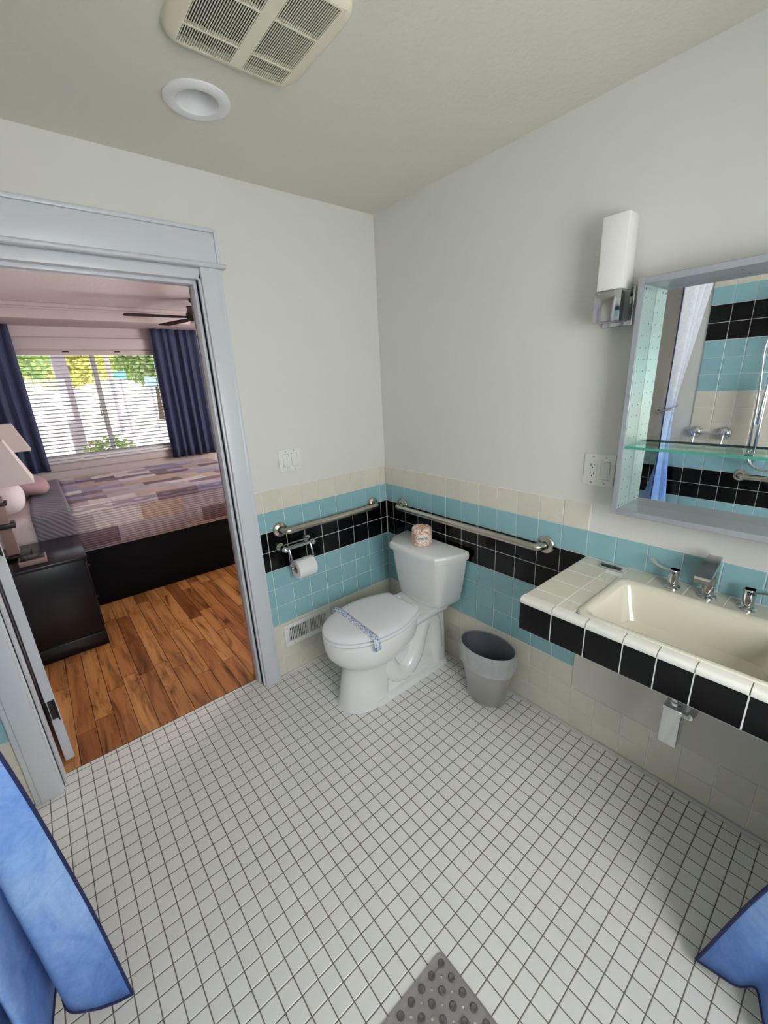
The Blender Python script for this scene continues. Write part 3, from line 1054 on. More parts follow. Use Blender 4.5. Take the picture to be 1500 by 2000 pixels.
part(B().box(G - .0066, G - .0058, yr - .0175, yr + .0175, 1.203, 1.273), 'gap_shade', 'shadowgap', ot, False)
part(B().rbox(G - .0095, G - .005, yr - .016, yr + .016, 1.2045, 1.2715, .0015), 'rocker', 'plasw', ot)
for y in (yo, yr):
    for z in (1.188, 1.288):
        part(B().lathe([(.003, 0), (.0028, .001), (.0, .0012)], (G - .006, y, z), '-X', 10), 'screw', 'shadowgap', ot)
tag(ot, 'white outlet and switch plate left of the mirror cabinet', 'outlet')

# ------------------------------------------------------------------ sconce
sc = empty('wall_sconce', (G, -1.29, 1.90))
part(B().rbox(-.006, G, -1.337, -1.240, 1.742, 1.862, .003), 'back_plate', 'chrome', sc)
part(B().rbox(-.106, -.036, -1.336, -1.250, 1.752, 1.846, .004), 'holder', 'chrome', sc)
part(B().rbox(-.040, -.004, -1.322, -1.264, 1.775, 1.825, .003), 'arm', 'chrome', sc)
part(B().rbox(-.100, -.026, -1.333, -1.252, 1.847, 2.060, .005), 'shade', 'opal', sc)
tag(sc, 'chrome wall sconce with tall white rectangular glass shade', 'sconce')

# ------------------------------------------------------------------ mirror cabinet
mc = empty('mirror_cabinet', (G, -1.69, 1.11))
MY0, MY1, MZ0, MZ1, MD = -1.380, -2.000, 1.112, 1.865, -.100
fy, fz = .017, .019
part(B().rbox(MD, G, MY0 - fy, MY0, MZ0, MZ1, .0012, 1).rbox(MD, G, MY1, MY1 + fy, MZ0, MZ1, .0012, 1)
     .rbox(MD, G, MY1 + fy, MY0 - fy, MZ0, MZ0 + fz, .0012, 1).rbox(MD, G, MY1 + fy, MY0 - fy, MZ1 - fz, MZ1, .0012, 1), 'frame', 'alu', mc)
part(B().box(.0, .002, MY1 + fy, MY0 - fy, MZ0 + fz, MZ1 - fz), 'mirror', 'mirror', mc, False)
part(B().box(MD + .004, -.001, MY0 - fy - .0012, MY0 - fy - .0002, MZ0 + fz, MZ1 - fz), 'side_liner', 'galv', mc, False)
part(B().box(MD + .004, -.001, MY1 + fy + .0002, MY1 + fy + .0012, MZ0 + fz, MZ1 - fz), 'side_liner', 'galv', mc, False)
ph_ = B()
for i, z in enumerate([MZ0 + .05 + .036 * k for k in range(19)]):
    for x in (-.075, -.030):
        ph_.lathe([(.0026, .0), (.0, .0001)], (x, MY0 - fy - .0014, z + (.0 if x < -.05 else .0)), '-Y', 8)
for z in (MZ0 + .028, MZ1 - .030):
    for x in (-.085, -.055):
        ph_.lathe([(.004, .0), (.0, .0001)], (x, MY0 - fy - .0014, z), '-Y', 8)
hh = part(ph_, 'peg_hole', 'hemcream', mc, False)
hh['kind'] = 'stuff'
part(B().lathe([(.004, 0), (.0, .0003)], (-.05, -1.62, MZ1 - fz - .0002), '-Z', 8).lathe([(.004, 0), (.0, .0003)], (-.03, -1.62, MZ1 - fz - .0002), '-Z', 8), 'screw', 'hemcream', mc, False)
gs = part(B().box(MD + .003, -.001, MY1 + fy + .002, MY0 - fy - .002, 1.345, 1.353), 'glass_shelf', 'shelfglass', mc, False)
ed = B().box(MD + .0015, MD + .003, MY1 + fy + .002, MY0 - fy - .002, 1.345, 1.353).build('shelf_edge', 'shelfedge', None)
ed.parent = gs
ed['label'] = 'green polished glass edge'
tag(mc, 'aluminium framed open mirror cabinet with a glass shelf above the sink', 'mirror')

# ------------------------------------------------------------------ vanity counter and sink
cn = empty('vanity_counter', (-.24, (CY0 + CY1) / 2, .757))
SX0, SX1, SY0, SY1 = -.449, -.100, -1.441, -1.941       # sink cut-out
cs = B()
cz0, cz1 = .757, CZ - .006
cs.box(CF + .006, G - .007, CY0 - .005, SY0 + .0, cz0, cz1).box(CF + .006, G - .007, SY1, CY1 + .005, cz0, cz1)
cs.box(CF + .006, SX0, SY1, SY0, cz0, cz1).box(SX1, G - .007, SY1, SY0, cz0, cz1)
part(cs, 'substrate', 'wgrout', cn, False)
gt = B()
ga, gb = cz1, CZ - .0010
gt.box(CF + .028, G - .008, CY0 - .006, SY0, ga, gb).box(CF + .028, G - .008, SY1, CY1 + .006, ga, gb).box(SX1, G - .008, SY1, SY0, ga, gb)
gt.box(CF + .0012, CF + .006, CY0 - .004, CY1 + .004, .758, .861)
part(gt, 'grout_bed', 'wgrout', cn, False)
FY = [CY0, -1.384, -1.493, -1.600, -1.686, -1.771, -1.879, -1.989, CY1]
for a, b in zip(FY, FY[1:]):
    o = plate('front_tile', None, '-x', a, b, .757, .860, CF + .006, .006, 'black', .002)
    adopt(cn, o)
    nz = B()
    ring = lambda y: [(CF + .020, y, .861), (CF - .001, y, .861), (CF - .0015, y, .870), (CF + .002, y, .877), (CF + .009, y, .8805), (CF + .030, y, .8812), (CF + .030, y, .8745), (CF + .02, y, .8735)]
    nz.loft([ring(a - .0014), ring(b + .0014)])
    part(fix(nz.build('nosing_tile', 'nosing', None, True)) and B(), 'x', 'ctop', cn) if False else adopt(cn, fix(nz.build('nosing_tile', 'nosing', None, True)))
for a, b in ((CF, -.37), (-.37, -.26), (-.26, -.15), (-.15, -.002)):
    o = plate('side_tile', None, '+y', a, b, .757, .873, CY0 - .005, .006, 'black', .002)
    adopt(cn, o)
XT = [CF + .031, -.388, -.282, -.174, -.074, -.006]
def top_tile(x0, x1, y0, y1):
    if abs(x1 - x0) < .012 or abs(y1 - y0) < .012:
        return
    adopt(cn, plate('top_tile', None, '+z', x0, x1, y0, y1, cz1, CZ - cz1, 'ctop', .002))
for x0, x1 in zip(XT, XT[1:]):
    top_tile(x0, x1, CY0, -1.386)
    top_tile(x0, x1, CY1, -1.997)
    if x1 <= -.07 or True:
        top_tile(x0, min(x1, SX1) if x1 > SX1 and x0 < SX1 else x1, -1.386, SY0) if x0 < SX1 else top_tile(x0, x1, -1.386, SY0)
        top_tile(x0, x1, SY1, -1.997) if x0 >= SX1 or x1 <= SX1 else top_tile(x0, SX1, SY1, -1.997)
for y0, y1 in ((SY0, -1.528), (-1.528, -1.635), (-1.635, -1.742), (-1.742, -1.849), (-1.849, SY1)):
    top_tile(SX1, -.006, y0, y1)
tag(cn, 'wall-hung sink counter of cream tiles with a black tile front', 'counter')

sk = empty('sink_basin', (-.275, -1.691, .70))
def rr2(dx, z, r, dxb=0, dy=0):
    return rrect(SX0 + dx, SX1 - dx - dxb, SY1 + dx + dy, SY0 - dx - dy, r, z, 6)
sb = B()
sb.loft([rr2(.0, CZ - .02, .030), rr2(.0, CZ - .001, .030), rr2(.003, CZ + .004, .030), rr2(.010, CZ + .0055, .034), rr2(.020, CZ + .002, .036), rr2(.027, CZ - .006, .036)], False, False)
part(sb, 'rim', 'sink', sk)
bs = B()
bs.loft([rr2(.027, CZ - .006, .036), rr2(.034, CZ - .022, .038), rr2(.042, CZ - .075, .045), rr2(.056, CZ - .120, .055), rr2(.095, CZ - .142, .06), rr2(.145, CZ - .150, .025)], False, True)
part(fix(bs.build('basin', 'sink', None, True, 60)) if False else bs, 'bowl', 'sink', sk)
part(B().lathe([(.0, .004), (.018, .004), (.024, .002), (.025, 0)], (-.265, -1.691, CZ - .150), 'Z', 24), 'drain', 'chrome', sk)
under = B()
under.loft([rr2(.020, CZ - .03, .036), rr2(.030, CZ - .09, .05), rr2(.060, CZ - .150, .05), rr2(.120, CZ - .162, .03)], False, True)
part(under, 'outer_shell', 'sink', sk)
tag(sk, 'cream rectangular drop-in sink basin set in the tiled counter', 'sink')

fc = empty('faucet', (-.06, -1.690, CZ))
part(B().lathe([(.025, 0), (.025, .004), (.021, .008), (.017, .009), (.0165, .05)], (-.058, -1.690, CZ), 'Z', 24).rbox(-.074, -.042, -1.708, -1.672, CZ + .045, CZ + .128, .004), 'spout_post', 'chrome', fc)
spx = B()
spx.loft([[(-.040, -1.672, CZ + .122), (-.040, -1.708, CZ + .122), (-.040, -1.708, CZ + .139), (-.040, -1.672, CZ + .139)],
          [(-.075, -1.670, CZ + .112), (-.075, -1.710, CZ + .112), (-.075, -1.710, CZ + .136), (-.075, -1.670, CZ + .136)],
          [(-.165, -1.669, CZ + .086), (-.165, -1.711, CZ + .086), (-.165, -1.711, CZ + .106), (-.165, -1.669, CZ + .106)],
          [(-.170, -1.670, CZ + .086), (-.170, -1.710, CZ + .086), (-.170, -1.710, CZ + .100), (-.170, -1.670, CZ + .100)]])
adopt(fc, fix(spx.build('spout', 'chrome', None, True, 30)))
for y, sg in ((-1.592, 1), (-1.792, -1)):
    hd = part(B().lathe([(.025, 0), (.025, .004), (.021, .008), (.016, .009), (.016, .062), (.0145, .066), (.0, .066)], (-.060, y, CZ), 'Z', 24), 'handle_post', 'chrome', fc)
    lv_ = B()
    lv_.loft([[(-.060 - w_, y + sg * d_, CZ + z_), (-.060 + w_, y + sg * d_, CZ + z_), (-.060 + w_, y + sg * d_, CZ + z_ + .006), (-.060 - w_, y + sg * d_, CZ + z_ + .006)] for d_, z_, w_ in ((-.016, .060, .012), (.012, .060, .012), (.045, .066, .011), (.074, .078, .009))])
    lo = fix(lv_.build('lever', 'chrome', None, True, 30))
    adopt(fc, lo)
tag(fc, 'chrome widespread faucet with angular spout and two lever handles', 'faucet')

sp_ = empty('soap_packet', (-.045, -1.395, CZ))
sy = B()
sy.loft([rrect(-.074, -.016, -1.436, -1.352, .010, CZ + .0005), rrect(-.078, -.012, -1.440, -1.348, .012, CZ + .006), rrect(-.072, -.018, -1.434, -1.354, .008, CZ + .0085)], True, True)
part(sy, 'clear_sleeve', 'clear', sp_)
part(B().rbox(-.073, -.052, -1.428, -1.358, CZ + .0088, CZ + .0135, .002), 'dark_bar', 'soapd', sp_)
tag(sp_, 'small clear packet with a dark bar lying behind the sink', 'soap packet')

# access panel and trap under the counter
pa = B()
out = [(a, b) for a, b in [(-1.268, .756)]] + [(-1.268 - .018 + .018 * math.cos(R(180 - 0 - t * 15)) * -1, .228 + .018 - .018 * math.sin(R(t * 15))) for t in range(7)] + [(-2.110, .228), (-2.110, .756)]
pa.loft([[(.0, y, z) for y, z in out], [(-.006, y, z) for y, z in out]])
pn_ = fix(pa.build('access_panel', 'plain_panel' if 'plain_panel' in M else 'vinyl', None))
tag(pn_, 'smooth off-white access panel on the wall under the counter', 'panel')
M['panelp'] = plain('panel_paint', S(205, 200, 190), .45)
pn_.data.materials[0] = M['panelp']

tp_ = empty('bottle_trap', (-.225, -1.698, .41))
part(B().rbox(-.252, -.200, -1.724, -1.672, .410, .552, .0015, 1), 'body', 'chrome', tp_)
part(B().rbox(-.253, -.199, -1.725, -1.671, .541, .5535, .001, 1), 'cap', 'chrome', tp_)
part(B().tube([(-.226, -1.698, .55), (-.226, -1.698, .722)], .0145, 18).lathe([(.019, .0), (.019, .016), (.0145, .020)], (-.226, -1.698, .553), 'Z', 20), 'tail_pipe', 'chrome', tp_)
part(B().tube([(-.226, -1.720, .530), (-.226, -1.738, .530)], .011, 16).tube([(-.226, -1.738, .530), (-.20, -1.742, .53), (-.006, -1.742, .530)], .011, 16), 'outlet_pipe', 'chrome', tp_)
part(B().lathe([(.034, 0), (.032, .006), (.016, .009)], (-.006, -1.742, .530), '-X', 24), 'wall_flange', 'chrome', tp_)
tag(tp_, 'square mirror-chrome bottle trap hanging under the sink', 'drain trap')

# ------------------------------------------------------------------ waste bin
bx, by = -.112, -.880
tb = empty('waste_bin', (bx, by, 0))
def ov(a, b, z, n=48, wob=0, cx=bx, cy=by):
    return [(cx + (b + (wob * math.sin(k * 1.7) * random.uniform(.3, 1) if wob else 0)) * math.cos(2 * math.pi * k / n), cy + (a + (wob * math.cos(k * 2.3) * random.uniform(.3, 1) if wob else 0)) * math.sin(2 * math.pi * k / n), z + (wob * .6 * math.sin(k * 2.9) if wob else 0)) for k in range(n)]
part(B().loft([ov(.106, .076, 0), ov(.109, .078, .004), ov(.126, .087, .12), ov(.148, .100, .296), ov(.150, .102, .302), ov(.147, .099, .304)], True, False), 'shell', 'brush', tb)
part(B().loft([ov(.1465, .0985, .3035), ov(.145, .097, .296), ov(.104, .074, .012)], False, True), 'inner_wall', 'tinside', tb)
tag(tb, 'oval brushed steel waste bin beside the toilet', 'bin')
bl_ = empty('bin_liner', (bx, by, .19))
part(B().loft([ov(.092, .062, .05, 48, .004), ov(.112, .076, .12, 48, .007), ov(.128, .084, .22, 48, .007), ov(.140, .092, .290, 48, .003), ov(.149, .1005, .3085, 48, .0006)], True, False), 'inner_bag', 'bag_shaded', bl_)
part(B().loft([ov(.149, .1005, .3085, 48, .0006), ov(.1535, .1045, .305, 48, .002), ov(.158, .110, .285, 48, .005), ov(.158, .110, .262, 48, .006), ov(.155, .108, .238, 48, .006), ov(.152, .106, .212, 48, .007), ov(.144, .099, .192, 48, .003)], False, False), 'collar', 'bag', bl_)
tag(bl_, 'clear plastic bag folded over the rim of the waste bin', 'bin bag')

# ------------------------------------------------------------------ bath mat
mt = empty('bath_mat', (-1.3, -1.67, 0))
NX, NY, QP = 13, 13, .0392
mx1, my1 = -1.0555, -1.4242
lat_x, lat_y = -1.0775, -1.4475
sl_ = B()
z = .0045
cellv = []
for i in range(NX - 1):
    for j in range(NY - 1):
        xa, ya = lat_x - QP * i, lat_y - QP * j
        xc, yc = xa - QP / 2, ya - QP / 2
        h = QP / 2
        o8 = [(xc + h, yc), (xc + h, yc + h), (xc, yc + h), (xc - h, yc + h), (xc - h, yc), (xc - h, yc - h), (xc, yc - h), (xc + h, yc - h)]
        rr_ = .0042
        i8 = [(xc + rr_ * math.cos(R(45 * k)), yc + rr_ * math.sin(R(45 * k))) for k in range(8)]
        sl_.add([(a, b, z) for a, b in o8] + [(a, b, z) for a, b in i8] + [(a, b, .001) for a, b in i8],
                [(k, (k + 1) % 8, (k + 1) % 8 + 8, k + 8) for k in range(8)] + [(k + 8, (k + 1) % 8 + 8, (k + 1) % 8 + 16, k + 16) for k in range(8)])
ix0, ix1, iy0, iy1 = lat_x - QP * (NX - 1), lat_x, lat_y - QP * (NY - 1), lat_y
bd = .0228
ex0, ex1, ey0, ey1 = ix0 - bd, ix1 + bd, iy0 - bd, iy1 + bd
part(sl_, 'pad', 'matslab', mt, False)
bdz = B()
outer = rrect(ex0, ex1, ey0, ey1, .016, .0005)
mid = rrect(ex0 + .001, ex1 - .001, ey0 + .001, ey1 - .001, .015, .006)
mid2 = rrect(ex0 + .010, ex1 - .010, ey0 + .010, ey1 - .010, .008, .006)
mid3 = rrect(ex0 + .012, ex1 - .012, ey0 + .012, ey1 - .012, .006, .0045)
inn = rrect(ix0, ix1, iy0, iy1, .0005, .0045)
bdz.loft([outer, mid, mid2, mid3, inn], False, False)
part(bdz, 'border', 'matslab', mt)
cu = None
for i in range(NX):
    for j in range(NY):
        x, y = lat_x - QP * i, lat_y - QP * j
        if cu is None:
            cu = B().lathe([(.0105, .0), (.0098, .0022), (.0078, .0028), (.005, .0004), (.0, .0002)], (0, 0, 0), 'Z', 12).build('suction_cup', 'matcup', None, True, 60)
            o = cu
        else:
            o = bpy.data.objects.new('suction_cup', cu.data)
            COL.objects.link(o)
        o.location = (x, y, .0046)
        adopt(mt, o)
tag(mt, 'translucent grey rubber bath mat with suction cups on the floor', 'bath mat')

# ------------------------------------------------------------------ shower curtains
def sheet(name, sections, nu, nv, mat, label):
    """sections: (z list along u) control polylines from top to bottom"""
    secs = [catmull(s_, nu) for s_ in sections]
    grid = []
    for iu in range(nu + 1):
        grid.append(catmull([s_[iu] for s_ in secs], nv))
    b = B()
    vs = [grid[i][j] for j in range(nv + 1) for i in range(nu + 1)]
    fs = [(j * (nu + 1) + i, j * (nu + 1) + i + 1, (j + 1) * (nu + 1) + i + 1, (j + 1) * (nu + 1) + i) for j in range(nv) for i in range(nu)]
    b.add(vs, fs)
    o = b.build(name, mat, None, True, 180)
    md = o.modifiers.new('thick', 'SOLIDIFY')
    md.thickness = .0016
    md.offset = 0
    # binding on the free edge and along the bottom
    edge = [grid[0][j] for j in range(nv + 1)] + [grid[i][nv] for i in range(1, nu + 1)]
    def ribbon(pts, wid, nm):
        q = B()
        rings = []
        for k, p in enumerate(pts):
            rings.append(p)
        q.tube(rings, wid, 6)
        h = q.build(nm, 'navyhem', o, True)
        h['label'] = 'dark navy hem binding'
    ribbon([grid[0][j] for j in range(nv + 1)], .0042, 'side_hem')
    ribbon([grid[i][nv] for i in range(nu + 1)], .0042, 'bottom_hem')
    return o

def folds(pts, zs):
    return [(x, y, z) for (x, y), z in zip(pts, zs)]
def zz(z, n, d=0):
    return [z + d * k / (n - 1) for k in range(n)]
N9 = 13
base_u = [0, 1, 2, 3, 4, 5, 6, 7, 8, 9, 10, 11, 12]
bot = [(-1.768, -.940), (-1.805, -.952), (-1.845, -.962), (-1.890, -.930), (-1.900, -.790), (-1.914, -.840), (-1.938, -.995), (-1.962, -.965), (-1.968, -.785), (-1.982, -.830), (-1.996, -.990), (-2.006, -.90), (-2.012, -.775)]
low = [(-1.790, -.925), (-1.830, -.942), (-1.868, -.958), (-1.897, -.932), (-1.906, -.800), (-1.922, -.850), (-1.944, -.985), (-1.964, -.955), (-1.970, -.800), (-1.983, -.835), (-1.996, -.980), (-2.005, -.90), (-2.010, -.785)]
knee = [(-1.838, -.918), (-1.866, -.932), (-1.895, -.936), (-1.918, -.922), (-1.930, -.892), (-1.944, -.910), (-1.960, -.944), (-1.980, -.934), (-1.988, -.896), (-1.998, -.906), (-2.006, -.936), (-2.011, -.90), (-2.014, -.87)]
tie = [(-1.915, -.895), (-1.928, -.925), (-1.942, -.932), (-1.952, -.908), (-1.958, -.868), (-1.966, -.890), (-1.974, -.934), (-1.983, -.922), (-1.989, -.868), (-1.996, -.885), (-2.002, -.928), (-2.007, -.90), (-2.012, -.862)]
top = [(-1.640, -.985), (-1.685, -1.060), (-1.720, -1.050), (-1.745, -.975), (-1.780, -1.010), (-1.815, -1.085), (-1.850, -1.050), (-1.880, -.985), (-1.910, -1.030), (-1.940, -1.095), (-1.965, -1.080), (-1.990, -1.020), (-2.010, -1.06)]
upm = [((a + c) / 2, (b + d) / 2) for (a, b), (c, d) in zip(top, tie)]
secL = [folds(top, zz(2.40, 13)), folds(upm, zz(1.84, 13)), folds(tie, zz(1.31, 13)), folds(knee, zz(.98, 13)), folds(low, zz(.45, 13)), folds(bot, [.033, .072, .125, .150, .14, .12, .12, .12, .12, .12, .12, .12, .12])]
cl = sheet('shower_curtain', secL, 78, 40, 'cloth', '')
tag(cl, 'blue dip-dyed shower curtain tied back to the wall left of the doorway', 'shower curtain', 'shower curtains')
topR = [(-.560, -2.080), (-.600, -2.12), (-.520, -2.16), (-.600, -2.20), (-.520, -2.25), (-.600, -2.30), (-.520, -2.35), (-.600, -2.40), (-.520, -2.45), (-.600, -2.50), (-.520, -2.56), (-.600, -2.62), (-.55, -2.70)]
tieR = [(-.550, -2.480), (-.585, -2.50), (-.520, -2.52), (-.585, -2.54), (-.520, -2.56), (-.585, -2.58), (-.52, -2.60), (-.585, -2.62), (-.520, -2.64), (-.585, -2.66), (-.520, -2.68), (-.58, -2.70), (-.55, -2.72)]
kneeR = [(-.552, -2.110), (-.575, -2.16), (-.53, -2.21), (-.585, -2.26), (-.520, -2.31), (-.59, -2.36), (-.520, -2.41), (-.59, -2.46), (-.520, -2.51), (-.59, -2.56), (-.520, -2.61), (-.59, -2.66), (-.55, -2.71)]
botR = [(-.550, -1.917), (-.553, -1.955), (-.552, -2.00), (-.535, -2.035), (-.60, -2.065), (-.63, -2.12), (-.540, -2.18), (-.61, -2.26), (-.520, -2.34), (-.60, -2.43), (-.520, -2.52), (-.60, -2.61), (-.55, -2.70)]
lowR = [(-.550, -1.998), (-.560, -2.04), (-.548, -2.08), (-.550, -2.12), (-.59, -2.16), (-.60, -2.21), (-.535, -2.27), (-.60, -2.34), (-.520, -2.41), (-.595, -2.49), (-.520, -2.56), (-.595, -2.63), (-.55, -2.70)]
zb = [.032, .046, .060, .078, .070, .05, .05, .05, .05, .05, .05, .05, .05]
secR = [folds(topR, zz(2.40, 13)), folds([((a + c) / 2, (b + d) / 2) for (a, b), (c, d) in zip(topR, tieR)], zz(1.9, 13)), folds(tieR, zz(1.35, 13)), folds(kneeR, zz(.80, 13)), folds(lowR, zz(.43, 13)), folds(botR, zb)]
cr = sheet('shower_curtain', secR, 78, 40, 'cloth', '')
tag(cr, 'blue shower curtain whose hem corner pokes in at the right edge', 'shower curtain', 'shower curtains')
# hold-backs
def holdback(loc, pts, label):
    h = empty('curtain_holdback', loc)
    part(B().tube(catmull(pts, 30), .0065, 12), 'hook', 'chrome', h)
    tag(h, label, 'curtain hook', 'curtain hold-backs')
    return h
hb1 = holdback((-W, -.83, 1.30), [(-2.028, -.825, 1.285), (-1.99, -.828, 1.285), (-1.93, -.850, 1.288), (-1.900, -.900, 1.30), (-1.905, -.945, 1.315), (-1.94, -.962, 1.335)], 'chrome hold-back hook on the left wall gathering the curtain')
part(B().lathe([(.028, 0), (.026, .006), (.012, .010)], (-W, -.825, 1.285), 'X', 20), 'rosette', 'chrome', hb1)
hb2 = holdback((-.55, YB, 1.35), [(-.50, YB + .002, 1.335), (-.50, YB + .06, 1.335), (-.50, -2.55, 1.34), (-.54, -2.455, 1.35), (-.60, -2.49, 1.36), (-.62, -2.54, 1.375)], 'chrome hold-back hook on the back wall, out of the picture')
part(B().lathe([(.028, 0), (.026, .006), (.012, .010)], (-.50, YB, 1.335), 'Y', 20), 'rosette', 'chrome', hb2)
trk = [(-2.028, -1.035), (-1.6, -1.035), (-1.3, -1.035), (-1.0, -1.10), (-.75, -1.32), (-.60, -1.62), (-.56, -1.95), (-.56, -2.3), (-.56, YB + .002)]
ck = B().tube(catmull([(x, y, 2.418) for x, y in trk], 60), .012, 10)
tag(ck.build('curtain_track', 'vinyl', None, True), 'white curved ceiling track carrying both shower curtains', 'curtain track')

# shower fittings on the left wall, seen in the mirror
sh = empty('shower_handle', (-W, -1.16, 1.144))  # shower handle with two domes
for y in (-1.078, -1.243):
    part(B().lathe([(.042, 0), (.042, .010), (.036, .026), (.020, .038), (.0, .042)], (-W, y, 1.146), 'X', 28), 'dome', 'chrome', sh)
    part(B().tube([(-W + .034, y, 1.140), (-W + .052, y, 1.10), (-W + .060, y, 1.062)], .0075, 12), 'prong', 'chrome', sh)
part(B().tube([(-W + .030, -1.078, 1.146), (-W + .030, -1.243, 1.146)], .008, 12), 'rod', 'chrome', sh)
tag(sh, 'chrome two-domed shower handle in the shower, seen in the mirror', 'wall holder')
hs = empty('hand_shower', (-W, -1.41, 1.04))
part(B().tube([(-W + .06, -1.425, .96), (-W + .06, -1.425, 2.02)], .011, 14), 'slide_bar', 'chrome', hs)
for z in (.97, 2.01):
    part(B().tube([(-W, -1.425, z), (-W + .06, -1.425, z)], .010, 12), 'bracket', 'chrome', hs)
part(B().tube(catmull([(-W + .11, -1.47, 1.86), (-W + .10, -1.40, 1.78), (-W + .09, -1.375, 1.68), (-W + .09, -1.388, 1.50), (-W + .085, -1.398, 1.3), (-W + .08, -1.40, 1.05), (-W + .08, -1.41, .985), (-W + .09, -1.45, .945), (-W + .10, -1.52, .935), (-W + .05, -1.62, .98), (-W + .01, -1.66, 1.05)], 50), .007, 12), 'hose', 'chrome', hs)
part(B().tube([(-W + .09, -1.425, 1.48), (-W + .075, -1.412, 1.22)], .010, 12), 'wand', 'chrome', hs)
part(B().rbox(-W + .06, -W + .11, -1.435, -1.375, 1.015, 1.045, .004), 'slider', 'chrome', hs)
part(B().lathe([(.0, .0), (.045, .002), (.048, .012), (.02, .03), (.012, .04)], (-W + .14, -1.50, 1.92), 'X', 24), 'head', 'chrome', hs)
part(B().tube([(-W + .06, -1.425, 1.86), (-W + .11, -1.47, 1.88), (-W + .16, -1.50, 1.92)], .012, 12), 'head_arm', 'chrome', hs)
tag(hs, 'chrome hand shower on a slide bar with hose, seen in the mirror', 'hand shower')

# ------------------------------------------------------------------ the bedroom
BX0, BX1, FY_ = -2.22, 1.7, 3.85
fl2 = struct(B().box(BX0 - .1, BX1 + .1, .0898, FY_ + .1, -.06, -.006).build('floor', 'hinge'), 'bedroom floor of honey oak planks')
pw = .0835
x = -2.22
cnt = 0
while x < BX1:
    y = .0905
    first = True
    while y < FY_:
        L = random.uniform(.35, .95) if x < 0 else random.uniform(.8, 1.6)
        if first:
            L *= random.uniform(.35, 1.)
            first = False
        y1 = min(y + L, FY_)
        if y1 - y > .03 and not (y < .13 and False):
            o = plate('floor_plank', fl2, '+z', x, x + pw, y, y1, -.006, .006, 'wood', .001, .0012)
            cnt += 1
        y = y1
    x += pw
struct(B().box(BX0 - .1, BX1 + .1, .02, FY_ + .1, H, H + .08).build('ceiling', 'bedceil'), 'pinkish textured bedroom ceiling')
struct(B().box(BX0 - .1, BX0, WT, FY_ + .12, 0, H + .02).build('wall_left', 'bedpaint'), 'bedroom wall behind the bed head')
SY_0, SY_1, SZ_0, SZ_1 = 1.05, 2.45, .9, 2.1
struct(B().box(BX1, BX1 + .1, WT, SY_0, 0, H + .02).box(BX1, BX1 + .1, SY_1, FY_ + .12, 0, H + .02).box(BX1, BX1 + .1, SY_0, SY_1, 0, SZ_0).box(BX1, BX1 + .1, SY_0, SY_1, SZ_1, H + .02).build('wall_right', 'bedpaint'), 'bedroom wall at the foot of the bed')
fill_window = struct(B().box(BX1 - .01, BX1 + .06, SY_0, SY_0 + .04, SZ_0, SZ_1).box(BX1 - .01, BX1 + .06, SY_1 - .04, SY_1, SZ_0, SZ_1).box(BX1 - .01, BX1 + .06, SY_0 + .04, SY_1 - .04, SZ_0, SZ_0 + .04).box(BX1 - .01, BX1 + .06, SY_0 + .04, SY_1 - .04, SZ_1 - .04, SZ_1).build('fill_window', 'vinyl'), 'unseen side window added to brighten the bedroom')  # added opening that goes with the bedroom fill light, never in view
B().box(BX1 + .03, BX1 + .04, SY_0 + .04, SY_1 - .04, SZ_0 + .04, SZ_1 - .04).build('pane', 'frosted', fill_window)
WX0, WX1, WZ0, WZ1 = -1.66, -.26, .930, 2.070
bwf = B()
bwf.box(BX0 - .1, WX0, FY_, FY_ + .12, 0, H + .02).box(WX1, BX1 + .1, FY_, FY_ + .12, 0, H + .02).box(WX0, WX1, FY_, FY_ + .12, 0, WZ0).box(WX0, WX1, FY_, FY_ + .12, WZ1, H + .02)
struct(bwf.build('wall_back', 'bedpaint'), 'bedroom wall with the bright wide window')
struct(B().rbox(BX0, BX1, 3.30, FY_, 2.302, H, .006).build('trim_2', 'bedpaint', None, True), 'boxed soffit along the bedroom ceiling above the window')
struct(B().rbox(BX0, BX1, 3.262, 3.302, H - .035, H, .008).rbox(BX0, BX1, 3.282, 3.302, H - .052, H - .034, .005).build('trim_3', 'bedpaint', None, True), 'crown moulding where the soffit meets the bedroom ceiling')
wn = B()
wn.rbox(WX0 - .08, WX0 + .004, FY_ - .02, FY_, WZ0 - .02, WZ1 + .12, .003).rbox(WX1 - .004, WX1 + .08, FY_ - .02, FY_, WZ0 - .02, WZ1 + .12, .003)
wn.rbox(WX0 - .10, WX1 + .10, FY_ - .026, FY_, WZ1 + .012, WZ1 + .125, .003)
window_1 = struct(wn.build('window_1', 'bedpaint', None, True), 'wide bedroom window with white blinds and bright daylight')
fr = B()
fr.rbox(WX0, WX0 + .045, FY_ + .03, FY_ + .09, WZ0, WZ1, .003).rbox(WX1 - .045, WX1, FY_ + .03, FY_ + .09, WZ0, WZ1, .003)
fr.rbox(WX0 + .045, WX1 - .045, FY_ + .03, FY_ + .09, WZ0, WZ0 + .045, .003).rbox(WX0 + .045, WX1 - .045, FY_ + .03, FY_ + .09, WZ1 - .045, WZ1, .003).rbox(-.955, -.905, FY_ + .03, FY_ + .08, WZ0 + .045, WZ1 - .045, .003)
fr.build('frame', 'vinyl', window_1, True)
for a, b in ((WX0 + .045, -.955), (-.905, WX1 - .045)):
    B().box(a, b, FY_ + .055, FY_ + .060, WZ0 + .045, WZ1 - .045).build('pane', 'glass', window_1)
B().rbox(WX0 - .10, WX1 + .10, FY_ - .055, FY_ + .03, WZ0 - .028, WZ0, .005).build('sill', 'vinyl', window_1, True)
B().rbox(WX0 - .08, WX1 + .08, FY_ - .022, FY_, WZ0 - .115, WZ0 - .03, .004).build('apron', 'bedpaint', window_1, True)
